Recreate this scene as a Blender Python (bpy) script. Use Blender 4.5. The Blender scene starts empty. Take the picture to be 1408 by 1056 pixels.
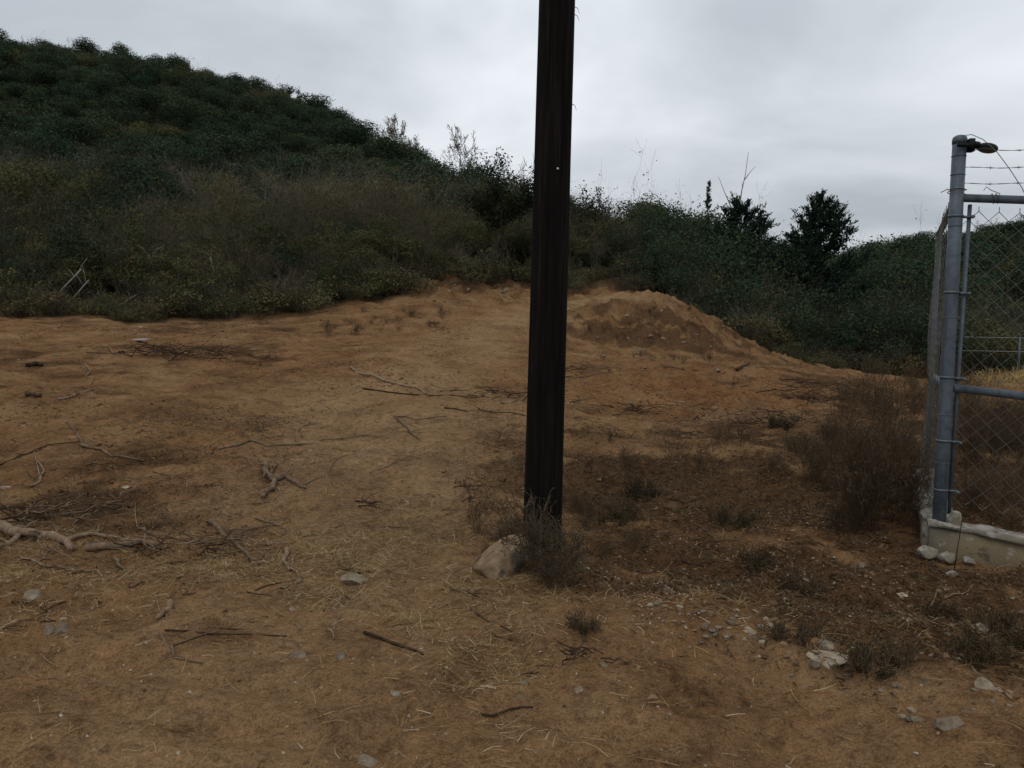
import bpy, math, random
import numpy as np
from mathutils import Vector, Matrix, Euler

R = math.radians
scene = bpy.context.scene
col = scene.collection

# ------------------------------------------------------------------ camera
W0, H0, F0 = 1408.0, 1056.0, 1090.0          # photograph size and focal length in pixels
CAM = Vector((0.0, 0.0, 1.6))
PITCH, ROLL = 3.83, 1.0
cam_data = bpy.data.cameras.new('camera')
cam_data.sensor_width = 36.0
cam_data.lens = 36.0 * F0 / W0
cam_data.clip_start = 0.05
cam_data.clip_end = 3000
cam = bpy.data.objects.new('camera', cam_data)
col.objects.link(cam)
MC = Matrix.Rotation(R(90 - PITCH), 3, 'X') @ Matrix.Rotation(R(ROLL), 3, 'Z')
cam.matrix_world = Matrix.Translation(CAM) @ MC.to_4x4()
scene.camera = cam

# ------------------------------------------------------------------ sky, sun, exposure
world = bpy.data.worlds.new('World')
scene.world = world
world.use_nodes = True
wt = world.node_tree
wt.nodes.clear()
def wn(t): return wt.nodes.new(t)
SUN_EL, SUN_AZ = 55.0, 200.0
sky = wn('ShaderNodeTexSky'); sky.sky_type = 'NISHITA'; sky.sun_disc = False
sky.sun_elevation = R(SUN_EL); sky.sun_rotation = R(SUN_AZ)
tc = wn('ShaderNodeTexCoord')
sep = wn('ShaderNodeSeparateXYZ'); wt.links.new(tc.outputs['Generated'], sep.inputs[0])
zc = wn('ShaderNodeMath'); zc.operation = 'MAXIMUM'; zc.inputs[1].default_value = 0.0; wt.links.new(sep.outputs[2], zc.inputs[0])
za = wn('ShaderNodeMath'); za.operation = 'ADD'; za.inputs[1].default_value = 0.22; wt.links.new(zc.outputs[0], za.inputs[0])
comb = wn('ShaderNodeCombineXYZ')
for k in (0, 1):
    dv = wn('ShaderNodeMath'); dv.operation = 'DIVIDE'
    wt.links.new(sep.outputs[k], dv.inputs[0]); wt.links.new(za.outputs[0], dv.inputs[1]); wt.links.new(dv.outputs[0], comb.inputs[k])
cn = wn('ShaderNodeTexNoise'); cn.inputs['Scale'].default_value = 1.05; cn.inputs['Detail'].default_value = 5.0
cn.inputs['Roughness'].default_value = 0.5; cn.inputs['Distortion'].default_value = 0.35
mp = wn('ShaderNodeMapping'); mp.inputs['Location'].default_value = (3.4, 1.9, 0.0)
wt.links.new(comb.outputs[0], mp.inputs[0]); wt.links.new(mp.outputs[0], cn.inputs['Vector'])
cr = wn('ShaderNodeValToRGB')
cr.color_ramp.elements[0].position = 0.36; cr.color_ramp.elements[0].color = (5.5, 6.0, 6.45, 1)
cr.color_ramp.elements[1].position = 0.66; cr.color_ramp.elements[1].color = (9.6, 10.0, 10.5, 1)
wt.links.new(cn.outputs['Fac'], cr.inputs[0])
# an overcast sky is brighter towards the zenith
gr = wn('ShaderNodeMapRange'); gr.inputs['From Min'].default_value = 0.0; gr.inputs['From Max'].default_value = 0.5
gr.inputs['To Min'].default_value = 0.68; gr.inputs['To Max'].default_value = 1.14
wt.links.new(zc.outputs[0], gr.inputs['Value'])
ml = wn('ShaderNodeVectorMath'); ml.operation = 'SCALE'
wt.links.new(cr.outputs['Color'], ml.inputs[0]); wt.links.new(gr.outputs[0], ml.inputs['Scale'])
mx = wn('ShaderNodeMix'); mx.data_type = 'RGBA'; mx.inputs['Factor'].default_value = 0.94
wt.links.new(sky.outputs[0], mx.inputs['A']); wt.links.new(ml.outputs[0], mx.inputs['B'])
bg = wn('ShaderNodeBackground'); bg.inputs['Strength'].default_value = 0.1
wt.links.new(mx.outputs['Result'], bg.inputs['Color'])
wo = wn('ShaderNodeOutputWorld'); wt.links.new(bg.outputs[0], wo.inputs['Surface'])

sun_d = bpy.data.lights.new('sun', 'SUN'); sun_d.energy = 0.5; sun_d.angle = R(25); sun_d.color = (1.0, 0.96, 0.9)
sun = bpy.data.objects.new('sun', sun_d); col.objects.link(sun)
# sky sun_rotation is measured clockwise from +Y
sd = Vector((math.sin(R(SUN_AZ)) * math.cos(R(SUN_EL)), math.cos(R(SUN_AZ)) * math.cos(R(SUN_EL)), math.sin(R(SUN_EL))))
sun.rotation_euler = sd.to_track_quat('Z', 'Y').to_euler()
sun.location = (0, -20, 60)
scene.view_settings.view_transform = 'Standard'
scene.view_settings.look = 'None'
scene.view_settings.gamma = 1.0
scene.view_settings.use_curve_mapping = False
scene.view_settings.exposure = 0.0
scene.cycles.max_bounces = 5
scene.cycles.diffuse_bounces = 3
scene.cycles.use_denoising = True

# ------------------------------------------------------------------ noise and terrain
def _hash(ix, iy, seed):
    n = (ix.astype(np.int64) * 374761393 + iy.astype(np.int64) * 668265263 + seed * 1442695041) & 0x7fffffff
    n = ((n ^ (n >> 13)) * 1274126177) & 0x7fffffff
    n = ((n ^ (n >> 15)) * 2246822519) & 0x7fffffff
    return ((n ^ (n >> 16)) & 0xffff) / 65535.0
def vnoise(x, y, seed=0):
    x = np.asarray(x, float); y = np.asarray(y, float)
    ix = np.floor(x); iy = np.floor(y)
    fx = x - ix; fy = y - iy
    fx = fx * fx * fx * (fx * (fx * 6 - 15) + 10); fy = fy * fy * fy * (fy * (fy * 6 - 15) + 10)
    a = _hash(ix, iy, seed); b = _hash(ix + 1, iy, seed); c = _hash(ix, iy + 1, seed); d = _hash(ix + 1, iy + 1, seed)
    return (a * (1 - fx) + b * fx) * (1 - fy) + (c * (1 - fx) + d * fx) * fy
def fbm(x, y, scale, octv=4, seed=0, gain=0.5):
    s = 0.0; a = 1.0; t = 0.0
    for k in range(octv):
        s = s + a * (vnoise(x * scale + 17.3 * k, y * scale - 9.1 * k, seed + k) - 0.5); t += a
        a *= gain; scale *= 2.03
    return s / t * 2.0
def sstep(a, b, x):
    t = np.clip((x - a) / (b - a), 0, 1); return t * t * (3 - 2 * t)

def ray(u, v):
    d = MC @ Vector(((u - W0 / 2) / F0, -(v - H0 / 2) / F0, -1.0))
    return d
def at(u, v, D):
    """the world point on the sight line of photo pixel (u, v), D metres ahead"""
    d = ray(u, v); k = D / d.y
    return CAM + d * k
def hz(u, D, z):
    d = ray(u, 455); return (d.x / d.y * D, D, z)

CP = []
for y in (-60, -20, -6, 0, 3, 5.5):
    for x in (-30, -14, -7, -3, 0, 3, 7, 14, 30):
        z = 0.0
        if x > 3: z = -0.05 * (x - 3)
        if x < -7: z = 0.03 * (-7 - x)
        CP.append((x, y, max(z, -0.6)))
for uvd in [
    (0,700,6.9),(0,560,11.5),(0,500,16),(0,448,24),(0,429,28),(150,440,27.5),(300,440,29.5),
    (150,560,11.6),(300,560,11.8),(300,500,17),(300,463,23.5),(150,485,18),(150,620,9.0),(300,640,8.6),
    (430,425,31.5),(500,411,33.5),(500,438,29),(500,500,18.5),(500,560,12),(600,650,8.3),(430,640,8.6),
    (620,382,37.5),(640,430,31),(570,422,31.5),(720,390,38),(720,416,34.5),(800,410,34.5),(830,374,39.5),(885,404,38),(850,408,33.8),(870,406,33.4),(890,405,33),(925,411,32.2),(942,423,31.9),(740,400,37),(780,388,38.5),(800,404,36.5),(840,400,36.8),
    (893,405,35.5),(700,450,28),(650,480,21.5),(600,540,13.5),(760,560,13),(700,620,9.3),
    (910,407,32.5),(960,435,31.5),(1005,454,31),(1065,487,30.2),(1030,477,30.5),(1090,499,29.5),(1160,511,29),(1235,520,28.5),
    (800,488,24),(900,488,25),(1000,499,25),(1000,524,18.5),(1000,580,14.0),(850,577,13.8),(850,520,18.3),(1150,538,18.5),(1150,590,13.3),
    (930,515,19),(1080,520,19),(900,640,9.2),(900,700,7.2),(1100,700,7.0),(1200,640,9.2),
    (1400,535,23),(1400,512,33),(1500,512,33),(1330,560,17),(1400,640,9.5),(-200,560,11),(-200,500,15),(-200,430,27)]:
    p = at(*uvd); CP.append((p.x, p.y, p.z))
for g in [
    (900,42,1.8),(930,36.5,1.6),(930,40,0.4),(985,36,0.4),(960,38,0.2),(1030,37,-1.2),(1100,37,-1.8),(1200,37,-2.0),(1000,46,-2.6),(1100,47,-3.2),(1250,48,-3.2),(1400,48,-1.8),(1550,48,-1),(1320,38,-0.7),
    (-150,60,10),(-150,85,16),(-150,115,27),(-150,155,48),(-150,205,70),(-150,300,72),
    (0,50,7),(0,75,12),(0,90,15),(0,115,25),(0,150,43),(0,200,66),(0,290,64),
    (150,48,6.8),(150,75,12),(150,110,24),(150,150,42),(150,195,61.5),(150,290,58),
    (290,48,6.5),(290,75,11.5),(290,110,22),(290,150,39),(290,188,55),(290,280,48),
    (420,48,6),(420,75,10.5),(420,110,20),(420,150,36.5),(420,178,47.5),(420,260,40),
    (540,52,6.2),(540,80,11),(540,115,20.3),(540,148,30.2),(540,220,24),
    (650,55,6.5),(650,80,10.5),(650,118,17.8),(650,180,15),
    (740,58,6.2),(740,80,9),(740,100,12.2),(740,160,11),
    (850,52,4.0),(850,80,9.0),(850,140,7),
    (1000,60,-0.5),(1000,80,3.5),(1000,110,9.5),(1000,170,8),
    (1200,60,-2),(1200,85,2),(1200,115,8),(1200,150,14.5),(1200,230,12),
    (1408,60,-0.5),(1408,90,5),(1408,125,13),(1408,165,22.5),(1408,250,20),
    (1600,60,2),(1600,120,16),(1600,170,30),(1600,260,28)]:
    CP.append(hz(*g))
CP += [(-60,15,8),(-60,0,4),(-120,0,10),(60,20,0),(60,0,-1),(120,40,12),(120,0,2),(-120,-80,5),(120,-80,0),(0,-150,0),(-200,60,45),(-400,200,60),(-300,450,40),(0,500,35),(300,450,30),(450,200,30),(300,0,5),(-400,-100,15),(300,-250,0),(-300,-250,5)]
CP = np.array(CP, float)
CC = 2.2
def _phi(dx, dy): return np.sqrt(dx * dx + dy * dy + CC * CC)
_n = len(CP)
_A = np.zeros((_n + 3, _n + 3))
_A[:_n, :_n] = _phi(CP[:, 0][:, None] - CP[:, 0][None], CP[:, 1][:, None] - CP[:, 1][None]) - np.eye(_n) * 0.03
_A[:_n, _n] = 1; _A[:_n, _n + 1] = CP[:, 0] / 100; _A[:_n, _n + 2] = CP[:, 1] / 100
_A[_n:, :_n] = _A[:_n, _n:].T
_w = np.linalg.solve(_A, np.concatenate([CP[:, 2], np.zeros(3)]))

def H0f(x, y):
    x = np.atleast_1d(np.asarray(x, float)); y = np.atleast_1d(np.asarray(y, float))
    out = np.empty(x.shape); xf = x.ravel(); yf = y.ravel(); of = np.empty(xf.shape)
    for s in range(0, len(xf), 20000):
        a = xf[s:s + 20000]; b = yf[s:s + 20000]
        of[s:s + 20000] = _phi(a[:, None] - CP[:, 0][None], b[:, None] - CP[:, 1][None]) @ _w[:_n] + _w[_n] + a / 100 * _w[_n + 1] + b / 100 * _w[_n + 2]
    return of.reshape(x.shape)

def polyd(x, y, pts):
    """distance to a polyline"""
    best = np.full(np.shape(x), 1e9)
    for (ax, ay), (bx, by) in zip(pts[:-1], pts[1:]):
        dx, dy = bx - ax, by - ay; L = dx * dx + dy * dy
        t = np.clip(((x - ax) * dx + (y - ay) * dy) / L, 0, 1)
        best = np.minimum(best, np.hypot(x - ax - t * dx, y - ay - t * dy))
    return best

def ground0(u, v):
    d = ray(u, v); t = 1.5
    prev = t
    while t < 80:
        p = CAM + d * t
        if p.z < H0f(p.x, p.y)[0]: break
        prev = t; t *= 1.02
    lo, hi = prev, t
    for _ in range(18):
        m = (lo + hi) / 2; p = CAM + d * m
        if p.z < H0f(p.x, p.y)[0]: hi = m
        else: lo = m
    p = CAM + d * hi
    return (p.x, p.y)

TRACK = [ground0(*q) for q in [(430,1000),(520,820),(560,720),(575,640),(575,580),(610,520),(650,480),(690,450),(740,425),(800,412),(880,406)]]
TRACK2 = [ground0(*q) for q in [(380,700),(440,620),(500,540),(560,490),(620,460),(680,440)]]
ROAD = [(-9.0, 4.6), (-3.0, 3.9), (0.0, 3.3), (2.5, 2.6), (7, 1.4)]
RUTS = [[ground0(*q) for q in [(-60,905),(160,915),(420,960),(700,1010),(1000,1056)]],
        [ground0(*q) for q in [(-60,985),(200,990),(500,1040)]],
        [ground0(*q) for q in [(520,1056),(600,960),(760,905),(1000,915),(1250,985),(1408,1045)]],
        [ground0(*q) for q in [(470,830),(530,700),(560,620),(600,540),(660,480)]],
        [ground0(*q) for q in [(560,850),(600,740),(620,650),(640,560),(690,490)]]]
DITCH = [(0.9, 5.9), (2.0, 5.0), (3.2, 4.3), (5.0, 3.6)]
POLE = (0.262, 6.25)
CORNER = Vector((3.14, 5.72, 0))
DF = Vector((0.92, -0.39, 0)).normalized()     # the fence's front run, to the right
DS = Vector((0.425, 0.905, 0)).normalized()      # the fence's side run, away from the road

def blob(x, y, u, v, rx, ry, rot=0.0):
    cx, cy = ground0(u, v); c, s = math.cos(rot), math.sin(rot)
    dx, dy = x - cx, y - cy
    a = (dx * c + dy * s) / rx; b = (-dx * s + dy * c) / ry
    return np.exp(-(a * a + b * b))

def masks(x, y):
    n1 = fbm(x, y, 0.55, 5, 11); n2 = fbm(x, y, 2.1, 4, 23)
    track = np.exp(-(polyd(x, y, TRACK) / 0.95) ** 2) + 0.6 * np.exp(-(polyd(x, y, TRACK2) / 0.8) ** 2)
    pale = np.clip(track * 0.9 + 0.5 * blob(x, y, 480, 560, 2.2, 2.6) + 0.45 * blob(x, y, 780, 575, 1.8, 1.0) + 0.4 * blob(x, y, 930, 640, 0.6, 0.4)
                   + 0.5 * blob(x, y, 1100, 645, 0.5, 0.35) + 0.6 * blob(x, y, 870, 408, 3.0, 1.0), 0, 1) * (0.75 + 0.8 * n1)
    lit = (0.9 * blob(x, y, 700, 680, 0.85, 0.9) + 0.95 * blob(x, y, 860, 660, 1.5, 1.3) + 0.9 * blob(x, y, 1050, 690, 1.6, 1.6)
           + 0.9 * blob(x, y, 1200, 640, 1.8, 3.0) + 0.9 * blob(x, y, 1220, 560, 2.2, 4.0) + 1.0 * blob(x, y, 1150, 800, 1.5, 1.0) + 1.1 * blob(x, y, 1400, 880, 1.4, 0.8) + 0.9 * blob(x, y, 1010, 770, 1.1, .8) + 0.9 * blob(x, y, 1280, 840, 1.2, .7) + 0.5 * blob(x, y, 1408, 1000, .8, .5)
           + 0.55 * blob(x, y, 60, 720, 1.6, 0.8) + 0.5 * blob(x, y, 60, 650, 1.5, 0.9) + 0.55 * blob(x, y, 290, 480, 2.2, 1.6) + 0.7 * blob(x, y, 100, 500, 4, 3) + 0.5 * blob(x, y, 200, 450, 7, 2)
           + 0.9 * blob(x, y, 950, 455, 5.0, 2.2) + 0.7 * blob(x, y, 1030, 487, 4.0, 1.6) + 0.6 * blob(x, y, 850, 455, 3.0, 1.6) + 0.85 * blob(x, y, 650, 393, 6, 1.6) + 0.8 * blob(x, y, 800, 393, 3.4, 1.3) + 0.4 * blob(x, y, 930, 600, 2.5, 0.7) + 0.8 * blob(x, y, 1450, 620, 3.5, 3.5) + 0.5 * blob(x, y, 560, 395, 6, 1.2))
    lit = np.clip(lit * (0.85 + 1.7 * n1 + 1.6 * n2) + 0.6 * np.clip(n1 + n2 * 0.7, 0, 1), 0, 1) * (1 - 0.75 * np.clip(track, 0, 1))
    red = np.clip(0.4 * blob(x, y, 1000, 740, 2.2, 1.2) + 0.9 * blob(x, y, 980, 545, 3.6, 2.4) + 0.5 * blob(x, y, 400, 500, 3, 2) + 0.05 * blob(x, y, 950, 460, 5, 2) + 0.4 * blob(x, y, 250, 620, 2, 1.5)
                  + 0.3 * n1, 0, 1)
    return np.clip(pale, 0, 1), lit, red

def Hg(x, y):
    x = np.atleast_1d(np.asarray(x, float)); y = np.atleast_1d(np.asarray(y, float))
    z = H0f(x, y)
    near = 1 - sstep(45, 90, np.hypot(x, y))
    tr = np.exp(-(polyd(x, y, TRACK) / 0.9) ** 2)
    smooth = 1 - 0.65 * tr
    z = z + near * smooth * (0.16 * fbm(x, y, 0.35, 3, 3) + 0.085 * fbm(x, y, 1.7, 4, 5))
    z = z + near * smooth * (0.040 * fbm(x, y, 7.0, 3, 9) + 0.012 * np.maximum(fbm(x, y, 14.0, 2, 19), 0.1))
    for r in RUTS:
        d = polyd(x, y, r)
        z = z - 0.028 * np.exp(-(d / 0.10) ** 2) + 0.016 * np.exp(-((d - 0.2) / 0.08) ** 2)
    # the loose spoil of the low heap and of the big mound
    hp = np.exp(-(((x - 4.9) / 4.4) ** 2 + ((y - 16.5) / 3.6) ** 2))
    z = z + hp * (0.16 * fbm(x, y, 2.0, 4, 41) + 0.30 * np.maximum(fbm(x, y, 0.9, 4, 45), 0) ** 1.3)
    mb = np.exp(-(((x - 6.5) / 6.0) ** 2 + ((y - 30.5) / 4.0) ** 2))
    z = z + mb * (0.34 * fbm(x, y, 0.7, 4, 61, 0.6) + 0.42 * fbm(x, y, 2.2, 4, 63, 0.65))
    bk = np.exp(-(((x + 1.5) / 9.0) ** 2 + ((y - 36.5) / 3.2) ** 2))
    z = z + bk * (0.55 * fbm(x, y, 0.55, 4, 71, 0.6) + 0.30 * fbm(x, y, 1.9, 3, 75, 0.6)) * smooth
    # shallow stony gutter beside the road
    z = z - 0.14 * np.exp(-(polyd(x, y, DITCH) / 0.45) ** 2)
    return z
def hz1(x, y): return float(Hg(x, y)[0])
_gc = {}
def G(u, v, lift=0.0):
    """the point of the ground seen at photo pixel (u, v)"""
    d = ray(u, v); t = 1.8; prev = t
    ts = 1.8 * 1.02 ** np.arange(200)
    zs = Hg(d.x * ts, d.y * ts); hit = np.nonzero(CAM.z + d.z * ts < zs)[0]
    i = hit[0] if len(hit) else len(ts) - 1
    lo, hi = ts[max(i - 1, 0)], ts[i]
    for _ in range(3):
        tt = np.linspace(lo, hi, 9); zz = Hg(d.x * tt, d.y * tt)
        k = np.nonzero(CAM.z + d.z * tt < zz)[0]; k = k[0] if len(k) else 8
        lo, hi = tt[max(k - 1, 0)], tt[k]
    return Vector((d.x * hi, d.y * hi, CAM.z + d.z * hi + lift))

# ------------------------------------------------------------------ mesh helpers
class MB:
    def __init__(s): s.v = []; s.f = []; s.m = []
    def add(s, vs, fs, mi=0):
        o = len(s.v); s.v.extend(vs); s.f.extend([tuple(i + o for i in f) for f in fs]); s.m.extend([mi] * len(fs))
    def tube(s, pts, rad, n=6, mi=0, cap=True, squash=None):
        pts = [Vector(p) for p in pts]; o = len(s.v); k = len(pts)
        if not hasattr(rad, '__len__'): rad = [rad] * k
        up = Vector((0, 0, 1)); ref = None
        for i, p in enumerate(pts):
            t = (pts[min(i + 1, k - 1)] - pts[max(i - 1, 0)])
            if t.length < 1e-9: t = Vector((0, 0, 1))
            t.normalize()
            if ref is None: ref = t.cross(up if abs(t.z) < 0.9 else Vector((1, 0, 0))).normalized()
            a = (ref - t * ref.dot(t))
            if a.length < 1e-6: a = t.orthogonal()
            a.normalize(); ref = a; b = t.cross(a)
            for j in range(n):
                an = 2 * math.pi * j / n
                s.v.append(tuple(p + (a * math.cos(an) + b * math.sin(an)) * rad[i]))
        for i in range(k - 1):
            for j in range(n):
                j2 = (j + 1) % n
                s.f.append((o + i * n + j, o + i * n + j2, o + (i + 1) * n + j2, o + (i + 1) * n + j)); s.m.append(mi)
        if cap:
            s.f.append(tuple(o + j for j in range(n))[::-1]); s.m.append(mi)
            s.f.append(tuple(o + (k - 1) * n + j for j in range(n))); s.m.append(mi)
    def box(s, c, sx, sy, sz, X=Vector((1, 0, 0)), Y=Vector((0, 1, 0)), Z=Vector((0, 0, 1)), mi=0):
        c = Vector(c); vs = []
        for k in (-1, 1):
            for (i, j) in ((-1, -1), (1, -1), (1, 1), (-1, 1)):
                vs.append(tuple(c + X * (i * sx / 2) + Y * (j * sy / 2) + Z * (k * sz / 2)))
        s.add(vs, [(3, 2, 1, 0), (4, 5, 6, 7), (0, 1, 5, 4), (1, 2, 6, 5), (2, 3, 7, 6), (3, 0, 4, 7)], mi)
    def mesh(s, name, mats, smooth=True):
        me = bpy.data.meshes.new(name); me.from_pydata(s.v, [], s.f)
        if not isinstance(mats, (list, tuple)): mats = [mats]
        for m in mats: me.materials.append(m)
        if len(mats) > 1: me.polygons.foreach_set('material_index', s.m)
        if smooth: me.polygons.foreach_set('use_smooth', [True] * len(me.polygons))
        me.update(); return me
    def build(s, name, mats, parent=None, smooth=True, loc=None):
        return link(name, s.mesh(name, mats, smooth), parent, loc)

def link(name, me, parent=None, loc=None):
    o = bpy.data.objects.new(name, me); col.objects.link(o)
    if parent is not None: o.parent = parent
    if loc is not None: o.location = loc
    return o
def empty(name, loc=(0, 0, 0)):
    o = bpy.data.objects.new(name, None); col.objects.link(o); o.location = loc; o.empty_display_size = 0.2; return o
def tag(o, label=None, cat=None, group=None, kind=None):
    if label: o['label'] = label
    if cat: o['category'] = cat
    if group: o['group'] = group
    if kind: o['kind'] = kind
    return o
def np_mesh(name, verts, quads, mats, tris=False, smooth=False, midx=None):
    """fast mesh from arrays, all faces with the same corner count"""
    me = bpy.data.meshes.new(name); n = quads.shape[1]
    me.vertices.add(len(verts)); me.vertices.foreach_set('co', np.ascontiguousarray(verts, dtype=np.float32).ravel())
    me.loops.add(quads.size); me.loops.foreach_set('vertex_index', np.ascontiguousarray(quads, dtype=np.int32).ravel())
    me.polygons.add(len(quads))
    me.polygons.foreach_set('loop_start', np.arange(0, quads.size, n, dtype=np.int32))
    if smooth: me.polygons.foreach_set('use_smooth', np.ones(len(quads), dtype=bool))
    for m in (mats if isinstance(mats, (list, tuple)) else [mats]): me.materials.append(m)
    if midx is not None: me.polygons.foreach_set('material_index', np.asarray(midx, dtype=np.int32))
    me.update(calc_edges=True); me.validate(); return me

# ------------------------------------------------------------------ materials
class NT:
    def __init__(s, name):
        s.mat = bpy.data.materials.new(name); s.mat.use_nodes = True
        s.t = s.mat.node_tree; s.t.nodes.clear()
        s.out = s.t.nodes.new('ShaderNodeOutputMaterial')
    def n(s, t, **kw):
        nd = s.t.nodes.new('ShaderNode' + t)
        for k, v in kw.items(): setattr(nd, k, v)
        return nd
    def l(s, a, b): s.t.links.new(a, b)
    def noise(s, scale, detail=4, rough=0.55, vec=None, dist=0.0):
        nd = s.n('TexNoise'); nd.inputs['Scale'].default_value = scale; nd.inputs['Detail'].default_value = detail
        nd.inputs['Roughness'].default_value = rough; nd.inputs['Distortion'].default_value = dist
        if vec is not None: s.l(vec, nd.inputs['Vector'])
        return nd.outputs['Fac']
    def ramp(s, fac, stops):
        nd = s.n('ValToRGB'); e = nd.color_ramp.elements
        while len(e) < len(stops): e.new(0.5)
        for el, (p, c) in zip(e, stops):
            el.position = p; el.color = c if len(c) == 4 else (*c, 1)
        s.l(fac, nd.inputs[0]); return nd.outputs['Color']
    def mix(s, fac, a, b, mode='MIX'):
        nd = s.n('Mix', data_type='RGBA', blend_type=mode)
        for sock, v in ((nd.inputs['Factor'], fac), (nd.inputs['A'], a), (nd.inputs['B'], b)):
            if isinstance(v, (int, float)): sock.default_value = v
            elif isinstance(v, tuple): sock.default_value = v if len(v) == 4 else (*v, 1)
            else: s.l(v, sock)
        return nd.outputs['Result']
    def math(s, op, a, b=None):
        nd = s.n('Math', operation=op)
        for i, v in enumerate((a, b)):
            if v is None: continue
            if isinstance(v, (int, float)): nd.inputs[i].default_value = v
            else: s.l(v, nd.inputs[i])
        return nd.outputs[0]
    def bump(s, h, strength, dist, normal=None):
        nd = s.n('Bump'); nd.inputs['Strength'].default_value = strength; nd.inputs['Distance'].default_value = dist
        s.l(h, nd.inputs['Height'])
        if normal is not None: s.l(normal, nd.inputs['Normal'])
        return nd.outputs[0]
    def finish(s, colr, rough=0.9, normal=None, spec=0.2, metal=0.0, transl=None):
        b = s.n('BsdfPrincipled')
        if isinstance(colr, tuple): b.inputs['Base Color'].default_value = (*colr, 1)
        else: s.l(colr, b.inputs['Base Color'])
        if isinstance(rough, (int, float)): b.inputs['Roughness'].default_value = rough
        else: s.l(rough, b.inputs['Roughness'])
        b.inputs['Specular IOR Level'].default_value = spec; b.inputs['Metallic'].default_value = metal
        if normal is not None: s.l(normal, b.inputs['Normal'])
        sh = b.outputs[0]
        if transl:
            tr = s.n('BsdfTranslucent')
            if isinstance(colr, tuple): tr.inputs['Color'].default_value = (*colr, 1)
            else: s.l(colr, tr.inputs['Color'])
            ms = s.n('MixShader'); ms.inputs[0].default_value = transl; s.l(sh, ms.inputs[1]); s.l(tr.outputs[0], ms.inputs[2]); sh = ms.outputs[0]
        s.l(sh, s.out.inputs['Surface']); return s.mat

def foliage(name, cols, dry=None, transl=0.2):
    """leaf colour that differs from plant to plant and from leaf to leaf"""
    s = NT(name)
    oi = s.n('ObjectInfo'); ge = s.n('NewGeometry')
    k = len(cols)
    base = s.ramp(oi.outputs['Random'], [(i / max(k - 1, 1), c) for i, c in enumerate(cols)])
    var = s.n('MapRange'); var.inputs['To Min'].default_value = 0.55; var.inputs['To Max'].default_value = 1.5
    s.l(ge.outputs['Random Per Island'], var.inputs['Value'])
    hsv = s.n('HueSaturation'); s.l(var.outputs[0], hsv.inputs['Value']); s.l(base, hsv.inputs['Color'])
    c = hsv.outputs[0]
    if dry:
        f = s.math('GREATER_THAN', ge.outputs['Random Per Island'], 1 - dry[1]); c = s.mix(f, c, dry[0])
    return s.finish(c, 0.85, spec=0.02, transl=transl)

def bark(name, a, b, scale=6.0, bump=0.5):
    s = NT(name); t = s.n('TexCoord'); m = s.n('Mapping'); m.inputs['Scale'].default_value = (1, 1, 0.25)
    s.l(t.outputs['Object'], m.inputs[0]); n = s.noise(scale, 6, 0.65, m.outputs[0])
    oi = s.n('ObjectInfo')
    c = s.ramp(n, [(0.3, a), (0.7, b)])
    hs = s.n('HueSaturation'); mr = s.n('MapRange'); mr.inputs['To Min'].default_value = 0.7; mr.inputs['To Max'].default_value = 1.25
    s.l(oi.outputs['Random'], mr.inputs['Value']); s.l(mr.outputs[0], hs.inputs['Value']); s.l(c, hs.inputs['Color'])
    return s.finish(hs.outputs[0], 0.95, s.bump(n, bump, 0.01), 0.02)

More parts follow.
